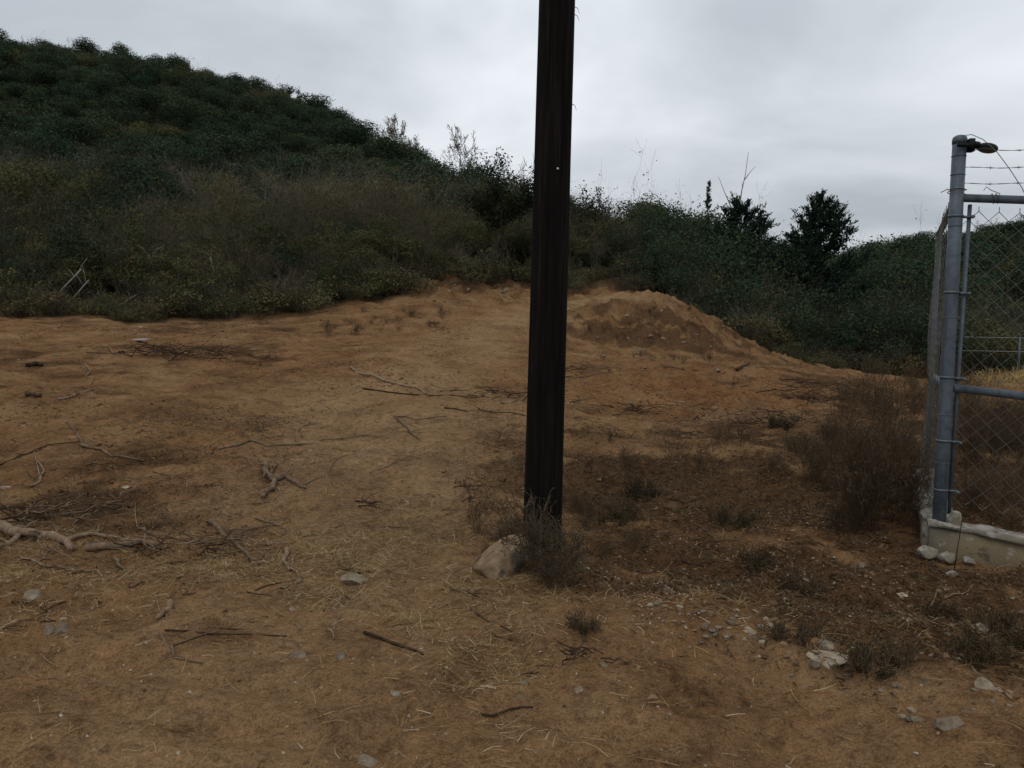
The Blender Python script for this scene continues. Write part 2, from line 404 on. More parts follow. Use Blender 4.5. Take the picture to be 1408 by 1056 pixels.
def ground_material():
    s = NT('bare_earth'); t = s.n('TexCoord'); P = t.outputs['Object']
    at_ = s.n('Attribute', attribute_name='soil'); sp = s.n('SeparateColor'); s.l(at_.outputs['Color'], sp.inputs[0])
    nb = s.noise(0.9, 6, 0.62, P); nm = s.noise(4.5, 6, 0.65, P, 0.4); nf = s.noise(26, 5, 0.7, P); nx = s.noise(90, 4, 0.7, P)
    c = s.ramp(nb, [(0.30, (0.112, 0.061, 0.031)), (0.50, (0.184, 0.105, 0.052)), (0.70, (0.234, 0.145, 0.077))])
    c = s.mix(s.math('MULTIPLY', sp.outputs[2], 0.55), c, s.mix(nm, (0.120, 0.050, 0.022), (0.215, 0.100, 0.040)))
    c = s.mix(s.math('MULTIPLY', sp.outputs[1], 0.68), c, s.mix(nm, (0.215, 0.135, 0.070), (0.315, 0.215, 0.122)))
    # mottled litter: dark decayed bits where the mask and the fine noise agree
    lf = s.math('MULTIPLY', s.math('ADD', s.math('MULTIPLY', nf, 0.9), s.math('MULTIPLY', nm, 0.7)), 1.0)
    lm = s.n('MapRange'); lm.interpolation_type = 'SMOOTHSTEP'
    s.l(s.math('ADD', s.math('MULTIPLY', sp.outputs[0], 0.75), s.math('MULTIPLY', lf, 0.5)), lm.inputs['Value'])
    lm.inputs['From Min'].default_value = 0.55; lm.inputs['From Max'].default_value = 1.2
    c = s.mix(s.math('MULTIPLY', lm.outputs[0], 0.78), c, s.mix(nf, (0.027, 0.016, 0.010), (0.102, 0.057, 0.031)))
    # the floor of the thicket: dark leaf mould
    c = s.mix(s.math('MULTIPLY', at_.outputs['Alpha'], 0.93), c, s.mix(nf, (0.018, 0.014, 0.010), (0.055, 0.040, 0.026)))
    fine = s.ramp(nx, [(0.30, (0.45, 0.43, 0.42)), (0.52, (1, 1, 1)), (0.72, (1.5, 1.46, 1.36))])  # soil speckle, also painting shade into hollows that the bump cannot occlude
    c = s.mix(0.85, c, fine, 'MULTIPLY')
    mid = s.ramp(nf, [(0.30, (0.50, 0.47, 0.45)), (0.46, (0.98, 0.98, 0.98)), (0.70, (1.3, 1.28, 1.22))])  # coarser mottling, likewise with shade painted into the hollows of the bump
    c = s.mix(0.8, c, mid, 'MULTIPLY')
    c = s.mix(0.75, c, s.ramp(s.noise(9.5, 6, 0.7, P, 0.8), [(0.34, (0.55, 0.52, 0.50)), (0.47, (1, 1, 1)), (0.68, (1.22, 1.2, 1.16))]), 'MULTIPLY')
    c = s.mix(0.8, c, s.ramp(s.noise(2.3, 9, 0.72, P, 0.6), [(0.33, (0.50, 0.47, 0.45)), (0.46, (0.95, 0.95, 0.95)), (0.56, (1.05, 1.04, 1.02)), (0.70, (1.3, 1.27, 1.2))]), 'MULTIPLY')
    # small pale chips of stone
    vo = s.n('TexVoronoi'); vo.inputs['Scale'].default_value = 22; s.l(P, vo.inputs['Vector'])
    vd = s.math('LESS_THAN', vo.outputs['Distance'], 0.16)
    vs = s.n('SeparateColor'); s.l(vo.outputs['Color'], vs.inputs[0])
    chip = s.math('MULTIPLY', vd, s.math('GREATER_THAN', vs.outputs[0], 0.90))
    c = s.mix(s.math('MULTIPLY', chip, 0.7), c, (0.36, 0.29, 0.21))
    h = s.math('ADD', s.math('MULTIPLY', nf, 1.0), s.math('MULTIPLY', nm, 1.6))
    b = s.bump(h, 0.9, 0.035); b = s.bump(nx, 0.7, 0.008, b)
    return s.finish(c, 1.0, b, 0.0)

M = {}
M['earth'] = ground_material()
M['leaf_olive'] = foliage('olive_leaves', [(0.040, 0.050, 0.020), (0.095, 0.098, 0.040), (0.045, 0.060, 0.026), (0.115, 0.105, 0.048), (0.06, 0.066, 0.028)], ((0.13, 0.085, 0.04), 0.10))
M['leaf_green'] = foliage('dark_green_leaves', [(0.020, 0.036, 0.020), (0.038, 0.060, 0.034), (0.024, 0.042, 0.024), (0.052, 0.068, 0.034), (0.026, 0.050, 0.030)], ((0.09, 0.08, 0.035), 0.05))
M['leaf_dry'] = foliage('dry_grey_leaves', [(0.060, 0.060, 0.030), (0.100, 0.088, 0.045), (0.052, 0.058, 0.027), (0.115, 0.092, 0.045)], ((0.16, 0.10, 0.05), 0.15))
M['leaf_dark'] = foliage('very_dark_leaves', [(0.016, 0.021, 0.011), (0.022, 0.027, 0.014)], transl=.1)
M['leaf_conifer'] = foliage('conifer_needles', [(0.018, 0.034, 0.022), (0.022, 0.038, 0.026)], transl=0.08)
M['bark_grey'] = bark('grey_bark', (0.050, 0.045, 0.032), (0.13, 0.114, 0.085), 9)
M['bark_dark'] = bark('dark_bark', (0.020, 0.016, 0.013), (0.06, 0.048, 0.038), 9)
M['bark_pale'] = bark('pale_bark', (0.13, 0.115, 0.10), (0.26, 0.23, 0.20), 9)
M['dead_wood'] = bark('dead_wood', (0.075, 0.050, 0.032), (0.25, 0.175, 0.115), 14, 0.8)
M['dead_wood_dark'] = bark('dark_dead_wood', (0.022, 0.015, 0.011), (0.085, 0.055, 0.036), 14, 0.8)

# ------------------------------------------------------------------ the ground sheet
def axis(fine0, fine1, step, lo, hi, g, mid0, mid1, g2):
    a = list(np.arange(fine0, fine1 + 1e-6, step)); s = step
    while a[-1] < hi: s *= g if a[-1] < mid1 else g2; a.append(a[-1] + s)
    s = step; b = []; x = fine0
    while x > lo: s *= g if x > mid0 else g2; x -= s; b.append(x)
    return np.array(b[::-1] + a)
gx = axis(-5.6, 6.2, 0.05, -700, 700, 1.013, -20, 22, 1.08)
gy = axis(2.4, 9.5, 0.04, -300, 900, 1.008, 0, 42, 1.06)
GX, GY = np.meshgrid(gx, gy)
GZ = Hg(GX.ravel(), GY.ravel())
nx_, ny_ = len(gx), len(gy)
idx = np.arange(nx_ * ny_).reshape(ny_, nx_)
quads = np.stack([idx[:-1, :-1], idx[:-1, 1:], idx[1:, 1:], idx[1:, :-1]], -1).reshape(-1, 4)
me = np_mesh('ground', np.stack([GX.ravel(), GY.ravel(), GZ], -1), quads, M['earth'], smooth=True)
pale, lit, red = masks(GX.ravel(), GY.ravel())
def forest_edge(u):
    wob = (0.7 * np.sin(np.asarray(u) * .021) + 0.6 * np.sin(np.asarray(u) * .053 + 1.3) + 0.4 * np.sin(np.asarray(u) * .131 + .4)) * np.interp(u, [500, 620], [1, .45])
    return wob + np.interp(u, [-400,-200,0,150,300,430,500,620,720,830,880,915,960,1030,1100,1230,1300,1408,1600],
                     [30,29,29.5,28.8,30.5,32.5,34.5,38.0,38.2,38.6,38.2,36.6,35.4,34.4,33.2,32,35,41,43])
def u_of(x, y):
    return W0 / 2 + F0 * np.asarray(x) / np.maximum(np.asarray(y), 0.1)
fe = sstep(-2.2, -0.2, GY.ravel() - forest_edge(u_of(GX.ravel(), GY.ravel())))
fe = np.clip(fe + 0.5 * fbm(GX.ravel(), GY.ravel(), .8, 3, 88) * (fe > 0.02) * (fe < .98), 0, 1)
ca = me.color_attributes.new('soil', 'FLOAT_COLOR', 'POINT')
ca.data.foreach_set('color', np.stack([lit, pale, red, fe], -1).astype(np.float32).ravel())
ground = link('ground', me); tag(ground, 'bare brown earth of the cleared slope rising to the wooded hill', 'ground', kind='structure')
#@@PART2
# ------------------------------------------------------------------ plants: skeletons, wood and leaves
def skeleton(rng, height, stems=4, levels=3, spread=0.5, kids=(5, 4, 3), r0=0.03, seg=5, wander=0.18, ratio=0.55, first=0.3, up=0.12, base_r=0.1):
    out = []
    def grow(p, d, L, r, lev):
        pts = [p]; q = p.copy(); dd = d.copy(); rad = [r]
        for i in range(seg):
            dd = (dd + Vector((rng.gauss(0, wander), rng.gauss(0, wander), rng.gauss(0, wander) + up))).normalized()
            q = q + dd * (L / seg); pts.append(q.copy()); rad.append(max(r * (1 - 0.75 * (i + 1) / seg), 0.0025))
        out.append((pts, rad, lev))
        if lev < levels:
            for k in range(kids[min(lev, len(kids) - 1)]):
                t = first + (1 - first) * rng.random() if lev == 0 else 0.15 + 0.85 * rng.random()
                i = min(int(t * seg), seg - 1); f = t * seg - i
                b = pts[i].lerp(pts[i + 1], f); ax = (pts[i + 1] - pts[i]).normalized()
                side = Vector((rng.gauss(0, 1), rng.gauss(0, 1), rng.gauss(0, 0.6)))
                side = (side - ax * side.dot(ax)).normalized()
                a = R(rng.uniform(28, 62))
                grow(b, (ax * math.cos(a) + side * math.sin(a)).normalized(), L * ratio * rng.uniform(0.7, 1.25), max(rad[i] * 0.55, 0.003), lev + 1)
    for k in range(stems):
        a = 2 * math.pi * (k + rng.random() * 0.8) / stems; s = spread * rng.uniform(0.4, 1.2)
        grow(Vector((math.cos(a) * base_r * rng.random(), math.sin(a) * base_r * rng.random(), -0.1)), Vector((math.cos(a) * s, math.sin(a) * s, 1)).normalized(),
             height * rng.uniform(0.62, 0.95), r0 * rng.uniform(0.7, 1.1), 0)
    return out

def wood_mb(br, sides=(6, 4, 3, 3), mi=0, mb=None):
    mb = mb or MB()
    for pts, rad, lev in br: mb.tube(pts, rad, sides[min(lev, len(sides) - 1)], mi, cap=False)
    return mb

def leaf_arrays(nr, br, n, size, aspect=0.5, spread=0.1, minlev=2, droop=0.0, along=0.0):
    segs = []
    for pts, rad, lev in br:
        if lev >= minlev:
            for a, b in zip(pts[:-1], pts[1:]): segs.append((*a, *b))
    S = np.array(segs); L = np.linalg.norm(S[:, 3:] - S[:, :3], axis=1); pr = L / L.sum()
    i = nr.choice(len(S), n, p=pr); t = nr.random(n)[:, None]
    p = S[i, :3] * (1 - t) + S[i, 3:] * t + nr.normal(0, spread, (n, 3))
    d = nr.normal(0, 1, (n, 3)); d[:, 2] += 0.3 - droop
    if along > 0:
        ax = (S[i, 3:] - S[i, :3]) / L[i][:, None]; d = d * (1 - along) * 0.6 + ax * along * 1.6
    d /= np.linalg.norm(d, axis=1)[:, None]
    w = np.cross(d, nr.normal(0, 1, (n, 3))); w /= np.linalg.norm(w, axis=1)[:, None]
    s = (size * nr.uniform(0.55, 1.3, n))[:, None]
    v = np.stack([p, p + d * s * 0.5 + w * s * aspect * 0.5, p + d * s, p + d * s * 0.5 - w * s * aspect * 0.5], 1).reshape(-1, 3)
    return v, np.arange(4 * n).reshape(n, 4)

def lobe_leaves(nr, lobes, n, size, aspect=0.7, jit=0.7, shell=0.17):
    """leaves lying roughly tangential on the shells of leafy lobes (x, y, z, rx, rz): tops catch the sky, undersides stay dark"""
    Lb = np.array(lobes); wgt = Lb[:, 3] ** 2; i = nr.choice(len(Lb), n, p=wgt / wgt.sum())
    d = nr.normal(0, 1, (n, 3)); d[:, 2] += 0.25; d /= np.linalg.norm(d, axis=1)[:, None]
    rr = (1 + nr.normal(0, shell, n) - 0.08)[:, None]
    p = Lb[i, :3] + d * np.stack([Lb[i, 3], Lb[i, 3], Lb[i, 4]], 1) * rr
    nn = d + nr.normal(0, jit * 0.6, (n, 3)); nn[:, 2] += 0.25; nn /= np.linalg.norm(nn, axis=1)[:, None]
    a = np.cross(nn, nr.normal(0, 1, (n, 3))); a /= np.linalg.norm(a, axis=1)[:, None]; b = np.cross(nn, a)
    s_ = (size * nr.uniform(0.5, 1.35, n))[:, None]
    v = np.stack([p - a * s_ * .5, p + b * s_ * aspect * .5 + nn * s_ * .12, p + a * s_ * .5, p - b * s_ * aspect * .5 - nn * s_ * .08], 1).reshape(-1, 3)
    return v, np.arange(4 * n).reshape(n, 4)
def dome_lobes(rng, height, width, n, r=(0.5, 0.95), low=0.35):
    out = []
    for k in range(n):
        a = k * 2.4 + rng.gauss(0, .4); t = rng.random() ** 0.6; q = rng.random()
        rad = width * 0.5 * t; zt = low + (1 - low) * (1 - 0.65 * t * t) * (0.45 + 0.5 * q)
        rr = rng.uniform(*r); out.append((math.cos(a) * rad, math.sin(a) * rad, height * zt - rr * .5, rr, rr * rng.uniform(.6, .85)))
    return out

def plant(seed, leafmat, woodmat, n, size, aspect=0.5, lspread=0.1, minlev=2, one=False, dome=None, shrink=None, **sk):
    """meshes (wood, leaves) of one plant, or one joined mesh"""
    rng = random.Random(seed); nr = np.random.default_rng(seed)
    sk2 = dict(sk); sk2['height'] = sk['height'] * (shrink or (0.84 if one and dome else 1.0))
    br = skeleton(rng, **sk2); mb = wood_mb(br)
    def lv():
        v, q = leaf_arrays(nr, br, n if not dome else n // 10, size * (1 if not one else .75), aspect, lspread, minlev)
        if dome:
            v2, q2 = lobe_leaves(nr, dome_lobes(rng, sk['height'], *dome), n - n // 10, size, max(aspect, .6)); q = np.concatenate([q, q2 + len(v)]); v = np.concatenate([v, v2])
        return v, q
    if one:
        v, q = lv()
        o = len(mb.v); mb.v.extend(map(tuple, v)); mb.f.extend(map(tuple, (q + o).tolist())); mb.m.extend([1] * len(q))
        return mb.mesh('wood_plant', [woodmat, leafmat], smooth=False)
    wm = mb.mesh('stems', woodmat)
    if not n: return wm, None
    v, q = lv()
    return wm, np_mesh('foliage', v, q, leafmat)

def place_plant(name, protos, loc, rot, scl, label, cat, group, parts=('stems', 'foliage'), tilt=(0, 0)):
    r = empty(name, loc); r.rotation_euler = (tilt[0], tilt[1], rot); r.scale = scl if hasattr(scl, '__len__') else (scl, scl, scl)
    for nm, me_ in zip(parts, protos):
        if me_ is not None: link(nm, me_, r)
    return tag(r, label, cat, group)

SK = dict(levels=3, seg=4)
P_twig = [plant(100 + k, M['leaf_dry'], M['bark_grey'], 1500, 0.075, 0.5, 0.08, 2, height=3.4, stems=7, spread=0.42, kids=(6, 5, 3), r0=0.022, **SK) for k in range(3)]
P_oliv = [plant(200 + k, M['leaf_olive'], M['bark_grey'], 4400, 0.095, 0.55, 0.10, 1, dome=(3.2, 14, (0.35, 0.7), 0.3), height=3.4, stems=6, spread=0.5, kids=(6, 4, 3), r0=0.028, **SK) for k in range(3)]
P_gren = [plant(300 + k, M['leaf_green'], M['bark_dark'], 5200, 0.10, 0.55, 0.11, 1, dome=(3.4, 13, (0.4, 0.85), 0.3), height=3.8, stems=5, spread=0.5, kids=(6, 4, 3), r0=0.035, **SK) for k in range(3)]
FK = dict(levels=2, seg=4)
P_belt = {k: [plant(350 + 10 * k + j, M[lm], M['bark_dark'], 13000, .075, .6, .09, 1, dome=(3.6 + .3 * j, 13, (.5, .95), .2), shrink=.55, height=4.2, stems=5, spread=.45, kids=(6, 4), r0=.05, **FK) for j in range(3)] for k, lm in ((1, 'leaf_olive'), (2, 'leaf_green'))}
def farp(seed, lm, wm, n, size, dome=(4.6, 10, (0.7, 1.25), 0.4), **k):
    a = dict(height=4.2, stems=4, spread=0.55, kids=(7, 5), r0=0.06, ratio=0.5, first=0.35); a.update(FK); a.update(k)
    return plant(seed, lm, wm, n, size, 0.75, 0.07, 1, one=True, dome=dome, **a)
far_meshes = [farp(400, M['leaf_green'], M['bark_dark'], 3600, 0.19, (5.0, 10, (0.8, 1.35), 0.4), height=4.6), farp(401, M['leaf_green'], M['bark_dark'], 4000, 0.19, (5.8, 9, (1.0, 1.6), 0.45), height=5.8), farp(402, M['leaf_green'], M['bark_dark'], 2800, 0.17, (4.2, 8, (0.7, 1.2), 0.4), height=3.6),
              farp(403, M['leaf_olive'], M['bark_grey'], 3000, 0.17, (4.6, 9, (0.7, 1.25), 0.4)), farp(404, M['leaf_olive'], M['bark_grey'], 2800, 0.17, (4.4, 8, (0.7, 1.3), 0.4), height=5.0),
              farp(405, M['leaf_dry'], M['bark_grey'], 1700, 0.13, (4.0, 9, (0.6, 1.0), 0.4), stems=6, kids=(9, 7), r0=0.04), farp(406, M['leaf_dry'], M['bark_pale'], 1500, 0.13, (4.2, 8, (0.6, 1.1), 0.4), stems=6, kids=(9, 8), r0=0.04)]
far_meshes += [plant(420 + k, lm, wm, n, sz, .55, .10, 1, one=True, dome=dm, height=h, stems=6, spread=.5, kids=(6, 4, 2), r0=.03, **SK) for k, (lm, wm, n, sz, dm, h) in enumerate([
    (M['leaf_green'], M['bark_dark'], 5200, .11, (3.6, 12, (.5, .95), .3), 3.8), (M['leaf_green'], M['bark_dark'], 5200, .11, (3.2, 10, (.5, .9), .3), 4.4), (M['leaf_olive'], M['bark_grey'], 4600, .10, (3.4, 12, (.45, .85), .3), 3.6), (M['leaf_olive'], M['bark_grey'], 4400, .10, (3.0, 10, (.45, .8), .3), 4.2),
    (M['leaf_dry'], M['bark_grey'], 2800, .08, (3.2, 10, (.4, .8), .3), 3.8), (M['leaf_dry'], M['bark_pale'], 2200, .08, (3.2, 9, (.4, .8), .3), 4.2)])]
pc = bpy.data.collections.new('plant_kinds')
for k, m_ in enumerate(far_meshes):
    o = bpy.data.objects.new('plant_kind_%02d' % k, m_); pc.objects.link(o)

# ---- where the plants of the wood stand
nr = np.random.default_rng(7); rnd = random.Random(7)
spots = []
for (d0, d1, sp) in ((26, 46, 1.55), (46, 62, 1.9), (62, 100, 2.8), (100, 290, 3.7)):
    xs = np.arange(-d1 * 0.80, d1 * 0.84, sp); ys = np.arange(d0, d1, sp)
    X, Y = np.meshgrid(xs, ys); X = X.ravel() + nr.uniform(-.48, .48, X.size) * sp; Y = Y.ravel() + nr.uniform(-.48, .48, Y.size) * sp
    u = u_of(X, Y)
    ok = (u > -130) & (u < 1530) & (Y > forest_edge(u) + 0.1) & (Y >= d0) & (Y < d1)
    ridge = np.interp(u, [-150, 0, 150, 290, 420, 540, 650, 740, 850, 1000, 1200, 1408, 1600], [215, 212, 206, 200, 190, 160, 130, 112, 92, 122, 160, 178, 182])
    ok &= Y < ridge
    ok &= ~((np.abs(u - 698) < 24) & (Y < 41.0))
    for x, y, uu in zip(X[ok], Y[ok], u[ok]): spots.append((x, y, uu))
def landmark(u):
    return ['beyond the old white plank', 'by the slanting dry canes', 'near the crooked pale sapling', 'past the brush pile at the clearing', 'at the foot of the cut bank', 'on top of the cut bank',
            'around the leaning tree', 'behind the wooden pole', 'where the dirt track ends', 'behind the mound crest', 'behind the mound flank', 'below the dense conifer', 'below the jagged conifer', 'where the level ground ends', 'behind the fence corner', 'beyond the fenced plot'][
            int(np.searchsorted([40, 150, 270, 400, 500, 620, 730, 800, 860, 940, 985, 1065, 1160, 1255, 1330], u))]
spots = np.array(spots)
szs = Hg(spots[:, 0], spots[:, 1])
pn = fbm(spots[:, 0], spots[:, 1], 0.09, 3, 77)
gap = spots[:, 1] - forest_edge(spots[:, 2])
order = np.argsort(spots[:, 1])
ind = 0; sx, srot, sscl, sidx = [], [], [], []
for i in order:
    x, y, u = spots[i]; z = szs[i]; g = gap[i]; n_ = pn[i] + rnd.gauss(0, 0.22)
    low = np.interp(g, [0, 2.5, 8], [0.45, 0.8, 1.0])            # the rim of the thicket is lower
    right = u > 860
    if abs(u - 700) < 45 and g < 8: kind = 1
    elif right and g < 7: kind = 0 if n_ < -0.12 else (1 if n_ < 0.0 else 2)
    elif right: kind = 2 if n_ > -0.12 else (1 if n_ > -0.42 else 0)
    elif y < 82: kind = 0 if n_ < 0.03 else (1 if n_ < 0.33 else 2)
    else: kind = 2 if n_ > -0.30 else (1 if n_ > -0.48 else 0)
    if ind < 290 and g < 9 and y < 47:
        ind += 1
        P = (P_twig, P_oliv, P_gren)[kind][rnd.randrange(3)]
        where = 'in the ravine thicket behind the earth mound' if right else 'in the thicket above the cleared ground'
        s = rnd.uniform(0.75, 1.25) * (max(low, .8) * 1.3 if right else low)
        size = 'low ' if s < 0.7 else ('tall ' if s > 1.05 else '')
        mark = landmark(u)
        row = 'at the front' if g < 1.8 else ('in the second rank' if g < 3.8 else 'deep in the scrub')
        lab = size + ('grey twiggy shrub ', 'olive small-leaved shrub ', 'dark green leafy shrub ')[kind] + row + ' ' + mark
        place_plant(('twiggy_shrub', 'olive_shrub', 'leafy_shrub')[kind], P, (x, y, z - 0.05), rnd.uniform(0, 6.28), (s * rnd.uniform(.9, 1.2), s * rnd.uniform(.9, 1.2), s),
                    lab, 'shrub', 'shrubs ' + where)
    else:
        pick = ((5, 6), (3, 4), (0, 1, 2))[kind] if y > 78 else ((11, 12), (9, 10), (7, 8))[kind]
        s = rnd.choice((0.6, 0.75, 0.9, 1.05, 1.2, 1.3)) * rnd.uniform(.9, 1.1) * (1.0)
        sx.append((x, y, z - 0.1)); srot.append(rnd.uniform(0, 6.28)); sscl.append((s * rnd.uniform(.9, 1.25), s * rnd.uniform(.9, 1.25), s)); sidx.append(pick[rnd.randrange(len(pick))])
U_low = [plant(330 + k, (M['leaf_dry'], M['leaf_olive'], M['leaf_dry'])[k], M['bark_grey'], 1500, .06, .5, .05, 1, dome=(1.7, 9, (.2, .4), .1), height=1.0, stems=9, spread=.9, kids=(5, 3, 2), r0=.010, **SK) for k in range(3)]
for k in range(110):
    u = -60 + 1330 * (k + rnd.uniform(-.3, .3)) / 110; Y_ = float(forest_edge(u)) + rnd.uniform(-1.6, .9); d = ray(u, 455); x = d.x / d.y * Y_; kk = rnd.randrange(3); s = rnd.choice((.35, .5, .7, .9, 1.2, 1.5)) * rnd.uniform(.85, 1.15)
    if abs(u - 700) < 22: continue
    nm = 'bank' if 430 < u < 900 else ('ravine' if u >= 900 else 'clearing')
    wh = {'bank': 'along the top of the cut bank', 'ravine': 'along the rim of the ravine', 'clearing': 'along the upper rim of the clearing'}[nm]
    place_plant('undergrowth_bush', U_low[kk], (x, Y_, hz1(x, Y_) - .05), rnd.uniform(0, 6.28), (s * 1.2, s * 1.2, s), ('tiny ' if s < .5 else 'small ' if s < .85 else 'wide ') + ('low dry brown bush ', 'low olive bush ', 'low drab brown bush ')[kk] + 'at the rim ' + landmark(u), 'bush', 'low bushes at the rim ' + landmark(u))
wm = bpy.data.meshes.new('hillside_wood'); wm.from_pydata(sx, [], [])
a = wm.attributes.new('rot', 'FLOAT_VECTOR', 'POINT'); a.data.foreach_set('vector', np.array([(0, 0, r) for r in srot], np.float32).ravel())
a = wm.attributes.new('scl', 'FLOAT_VECTOR', 'POINT'); a.data.foreach_set('vector', np.array(sscl, np.float32).ravel())
a = wm.attributes.new('idx', 'INT', 'POINT'); a.data.foreach_set('value', np.array(sidx, np.int32))
wood = link('hillside_wood', wm)
tag(wood, 'dense scrubby wood covering the hill and the far slopes', 'wood', kind='stuff')
ng = bpy.data.node_groups.new('wood_scatter', 'GeometryNodeTree')
ng.interface.new_socket('Geometry', in_out='INPUT', socket_type='NodeSocketGeometry'); ng.interface.new_socket('Geometry', in_out='OUTPUT', socket_type='NodeSocketGeometry')
gi = ng.nodes.new('NodeGroupInput'); go = ng.nodes.new('NodeGroupOutput')
ip = ng.nodes.new('GeometryNodeInstanceOnPoints'); ci = ng.nodes.new('GeometryNodeCollectionInfo')
ci.inputs['Collection'].default_value = pc; ci.inputs['Separate Children'].default_value = True; ci.inputs['Reset Children'].default_value = True
def na(name, dt):
    n = ng.nodes.new('GeometryNodeInputNamedAttribute'); n.data_type = dt; n.inputs['Name'].default_value = name
    return [o for o in n.outputs if o.enabled and o.name == 'Attribute'][0]
ng.links.new(gi.outputs[0], ip.inputs['Points']); ng.links.new(ci.outputs[0], ip.inputs['Instance']); ip.inputs['Pick Instance'].default_value = True
ng.links.new(na('idx', 'INT'), ip.inputs['Instance Index'])
e2r = ng.nodes.new('FunctionNodeEulerToRotation'); ng.links.new(na('rot', 'FLOAT_VECTOR'), e2r.inputs[0]); ng.links.new(e2r.outputs[0], ip.inputs['Rotation'])
ng.links.new(na('scl', 'FLOAT_VECTOR'), ip.inputs['Scale'])
ng.links.new(ip.outputs[0], go.inputs[0])
md = wood.modifiers.new('scatter', 'NODES'); md.node_group = ng

# ---- trees that stand out of the wood, each with its trunk and crown
def ground_at(u, D):
    d = ray(u, 455); x = d.x / d.y * D; return Vector((x, D, hz1(x, D)))
def top_tree(name, label, u, vtop, D, leafmat, woodmat, n, size, seed, width=1.0, cat='tree', group=None, trunk=0.45, stems=1, spread=0.15, kids=(9, 6, 4), levels=3, lspread=0.12, aspect=0.6, minlev=2, ratio=0.42, wander=0.14):
    """a branching tree whose top reaches photo row vtop"""
    b = ground_at(u, D); h = at(u, vtop, D).z - b.z
    rng = random.Random(seed); nr_ = np.random.default_rng(seed)
    br = skeleton(rng, height=h, stems=stems, levels=levels, spread=spread, kids=kids, r0=0.012 * h + 0.03, seg=6, wander=wander, ratio=ratio, first=trunk, up=0.1)
    zt = max(p.z for pts, _, _ in br for p in pts); f = h / max(zt, 0.1)
    br = [([Vector((p.x * width * f, p.y * width * f, p.z * f)) for p in pts], [max(r_, 0.00022 * D) for r_ in rad], lev) for pts, rad, lev in br]
    r = empty(name, b - Vector((0, 0, 0.1))); wood_mb(br).build('trunk', woodmat, r)
    if n:
        v, q = leaf_arrays(nr_, br, n, size, aspect, lspread, minlev); link('crown', np_mesh('crown', v, q, leafmat), r)
    return tag(r, label, cat, group)

top_tree('tree', 'round-topped leafy tree breaking the skyline of the wooded hill', 395, 116, 178, M['leaf_green'], M['bark_dark'], 1500, 0.28, 21, 1.5, trunk=0.25, lspread=0.3, stems=3, spread=0.5)
for k, (u, v, D) in enumerate([(8, 58, 200), (55, 64, 199), (140, 80, 196), (170, 92, 196), (285, 102, 187)]):
    top_tree('tree', 'bushy tree on the ridge of the hill against the sky', u, v, D, M['leaf_olive'] if k % 2 else M['leaf_green'], M['bark_grey'], 1100, 0.3, 30 + k, 1.4, group='bushy trees on the hill ridge', trunk=0.25, lspread=0.35, stems=3, spread=0.5)
for k, (u, v, D) in enumerate([(536, 158, 147), (551, 163, 146), (566, 178, 143)]):
    top_tree('slender_tree', 'thin pale tree with a sparse airy crown, in the close trio on the hill skyline', u, v, D, M['leaf_dry'], M['bark_pale'], 900, 0.24, 50 + k, 0.9, group='trio of airy trees on the skyline', trunk=0.35, stems=2, spread=0.12, lspread=0.12, minlev=1)
top_tree('slender_tree', 'lone pale airy tree on the skyline below the close trio', 637, 177, 122, M['leaf_dry'], M['bark_pale'], 800, 0.2, 61, 0.8, trunk=0.35, stems=2, spread=0.14)
top_tree('bare_tree', 'leafless bare tree fanning its twigs against the sky behind the leaning tree', 690, 212, 62, None, M['bark_pale'], 0, 0, 67, 0.9, trunk=0.5, stems=3, spread=0.25, kids=(4, 3, 2))
top_tree('tree', 'dark rounded tree half hidden by the wooden pole', 806, 245, 44, M['leaf_dark'], M['bark_dark'], 3600, 0.14, 73, 1.15, trunk=0.4, stems=4, spread=0.35, lspread=0.16)

for k, (u, vt, D, kd) in enumerate([(842, 292, 45, 1), (865, 284, 50, 2), (880, 272, 60, 1), (900, 282, 52, 2), (925, 290, 48, 2), (945, 292, 55, 1), (985, 312, 47, 2), (1055, 335, 48, 2), (1070, 362, 44, 2), (1170, 345, 52, 2), (1205, 335, 58, 2), (1240, 330, 56, 2), (960, 330, 42, 2), (1165, 405, 41, 2), (1030, 390, 42, 2), (1090, 410, 41, 1), (1195, 400, 42, 2), (765, 285, 47, 2), (745, 282, 46, 2), (1000, 375, 41, 1)]):
    b = ground_at(u, D); h_ = at(u, vt, D).z - b.z; P = P_belt[kd][k % 3]; zt = float(np.percentile([v.co.z for v in P[1].vertices], 99)); f = h_ / zt
    place_plant('belt_tree', P, b - Vector((0, 0, .1)), k * 1.3, (max(f * .85, 1.2), max(f * .85, 1.2), f), ('', 'olive', 'dark green')[kd] + ' bushy tree in the tree belt ' + ('close behind the pole' if u < 800 else 'between the pole and the conifers' if u < 965 else 'around the feet of the conifers' if u < 1160 else 'between the jagged conifer and the fence'), 'tree', 'bushy trees of the tree belt', ('trunk', 'crown'))

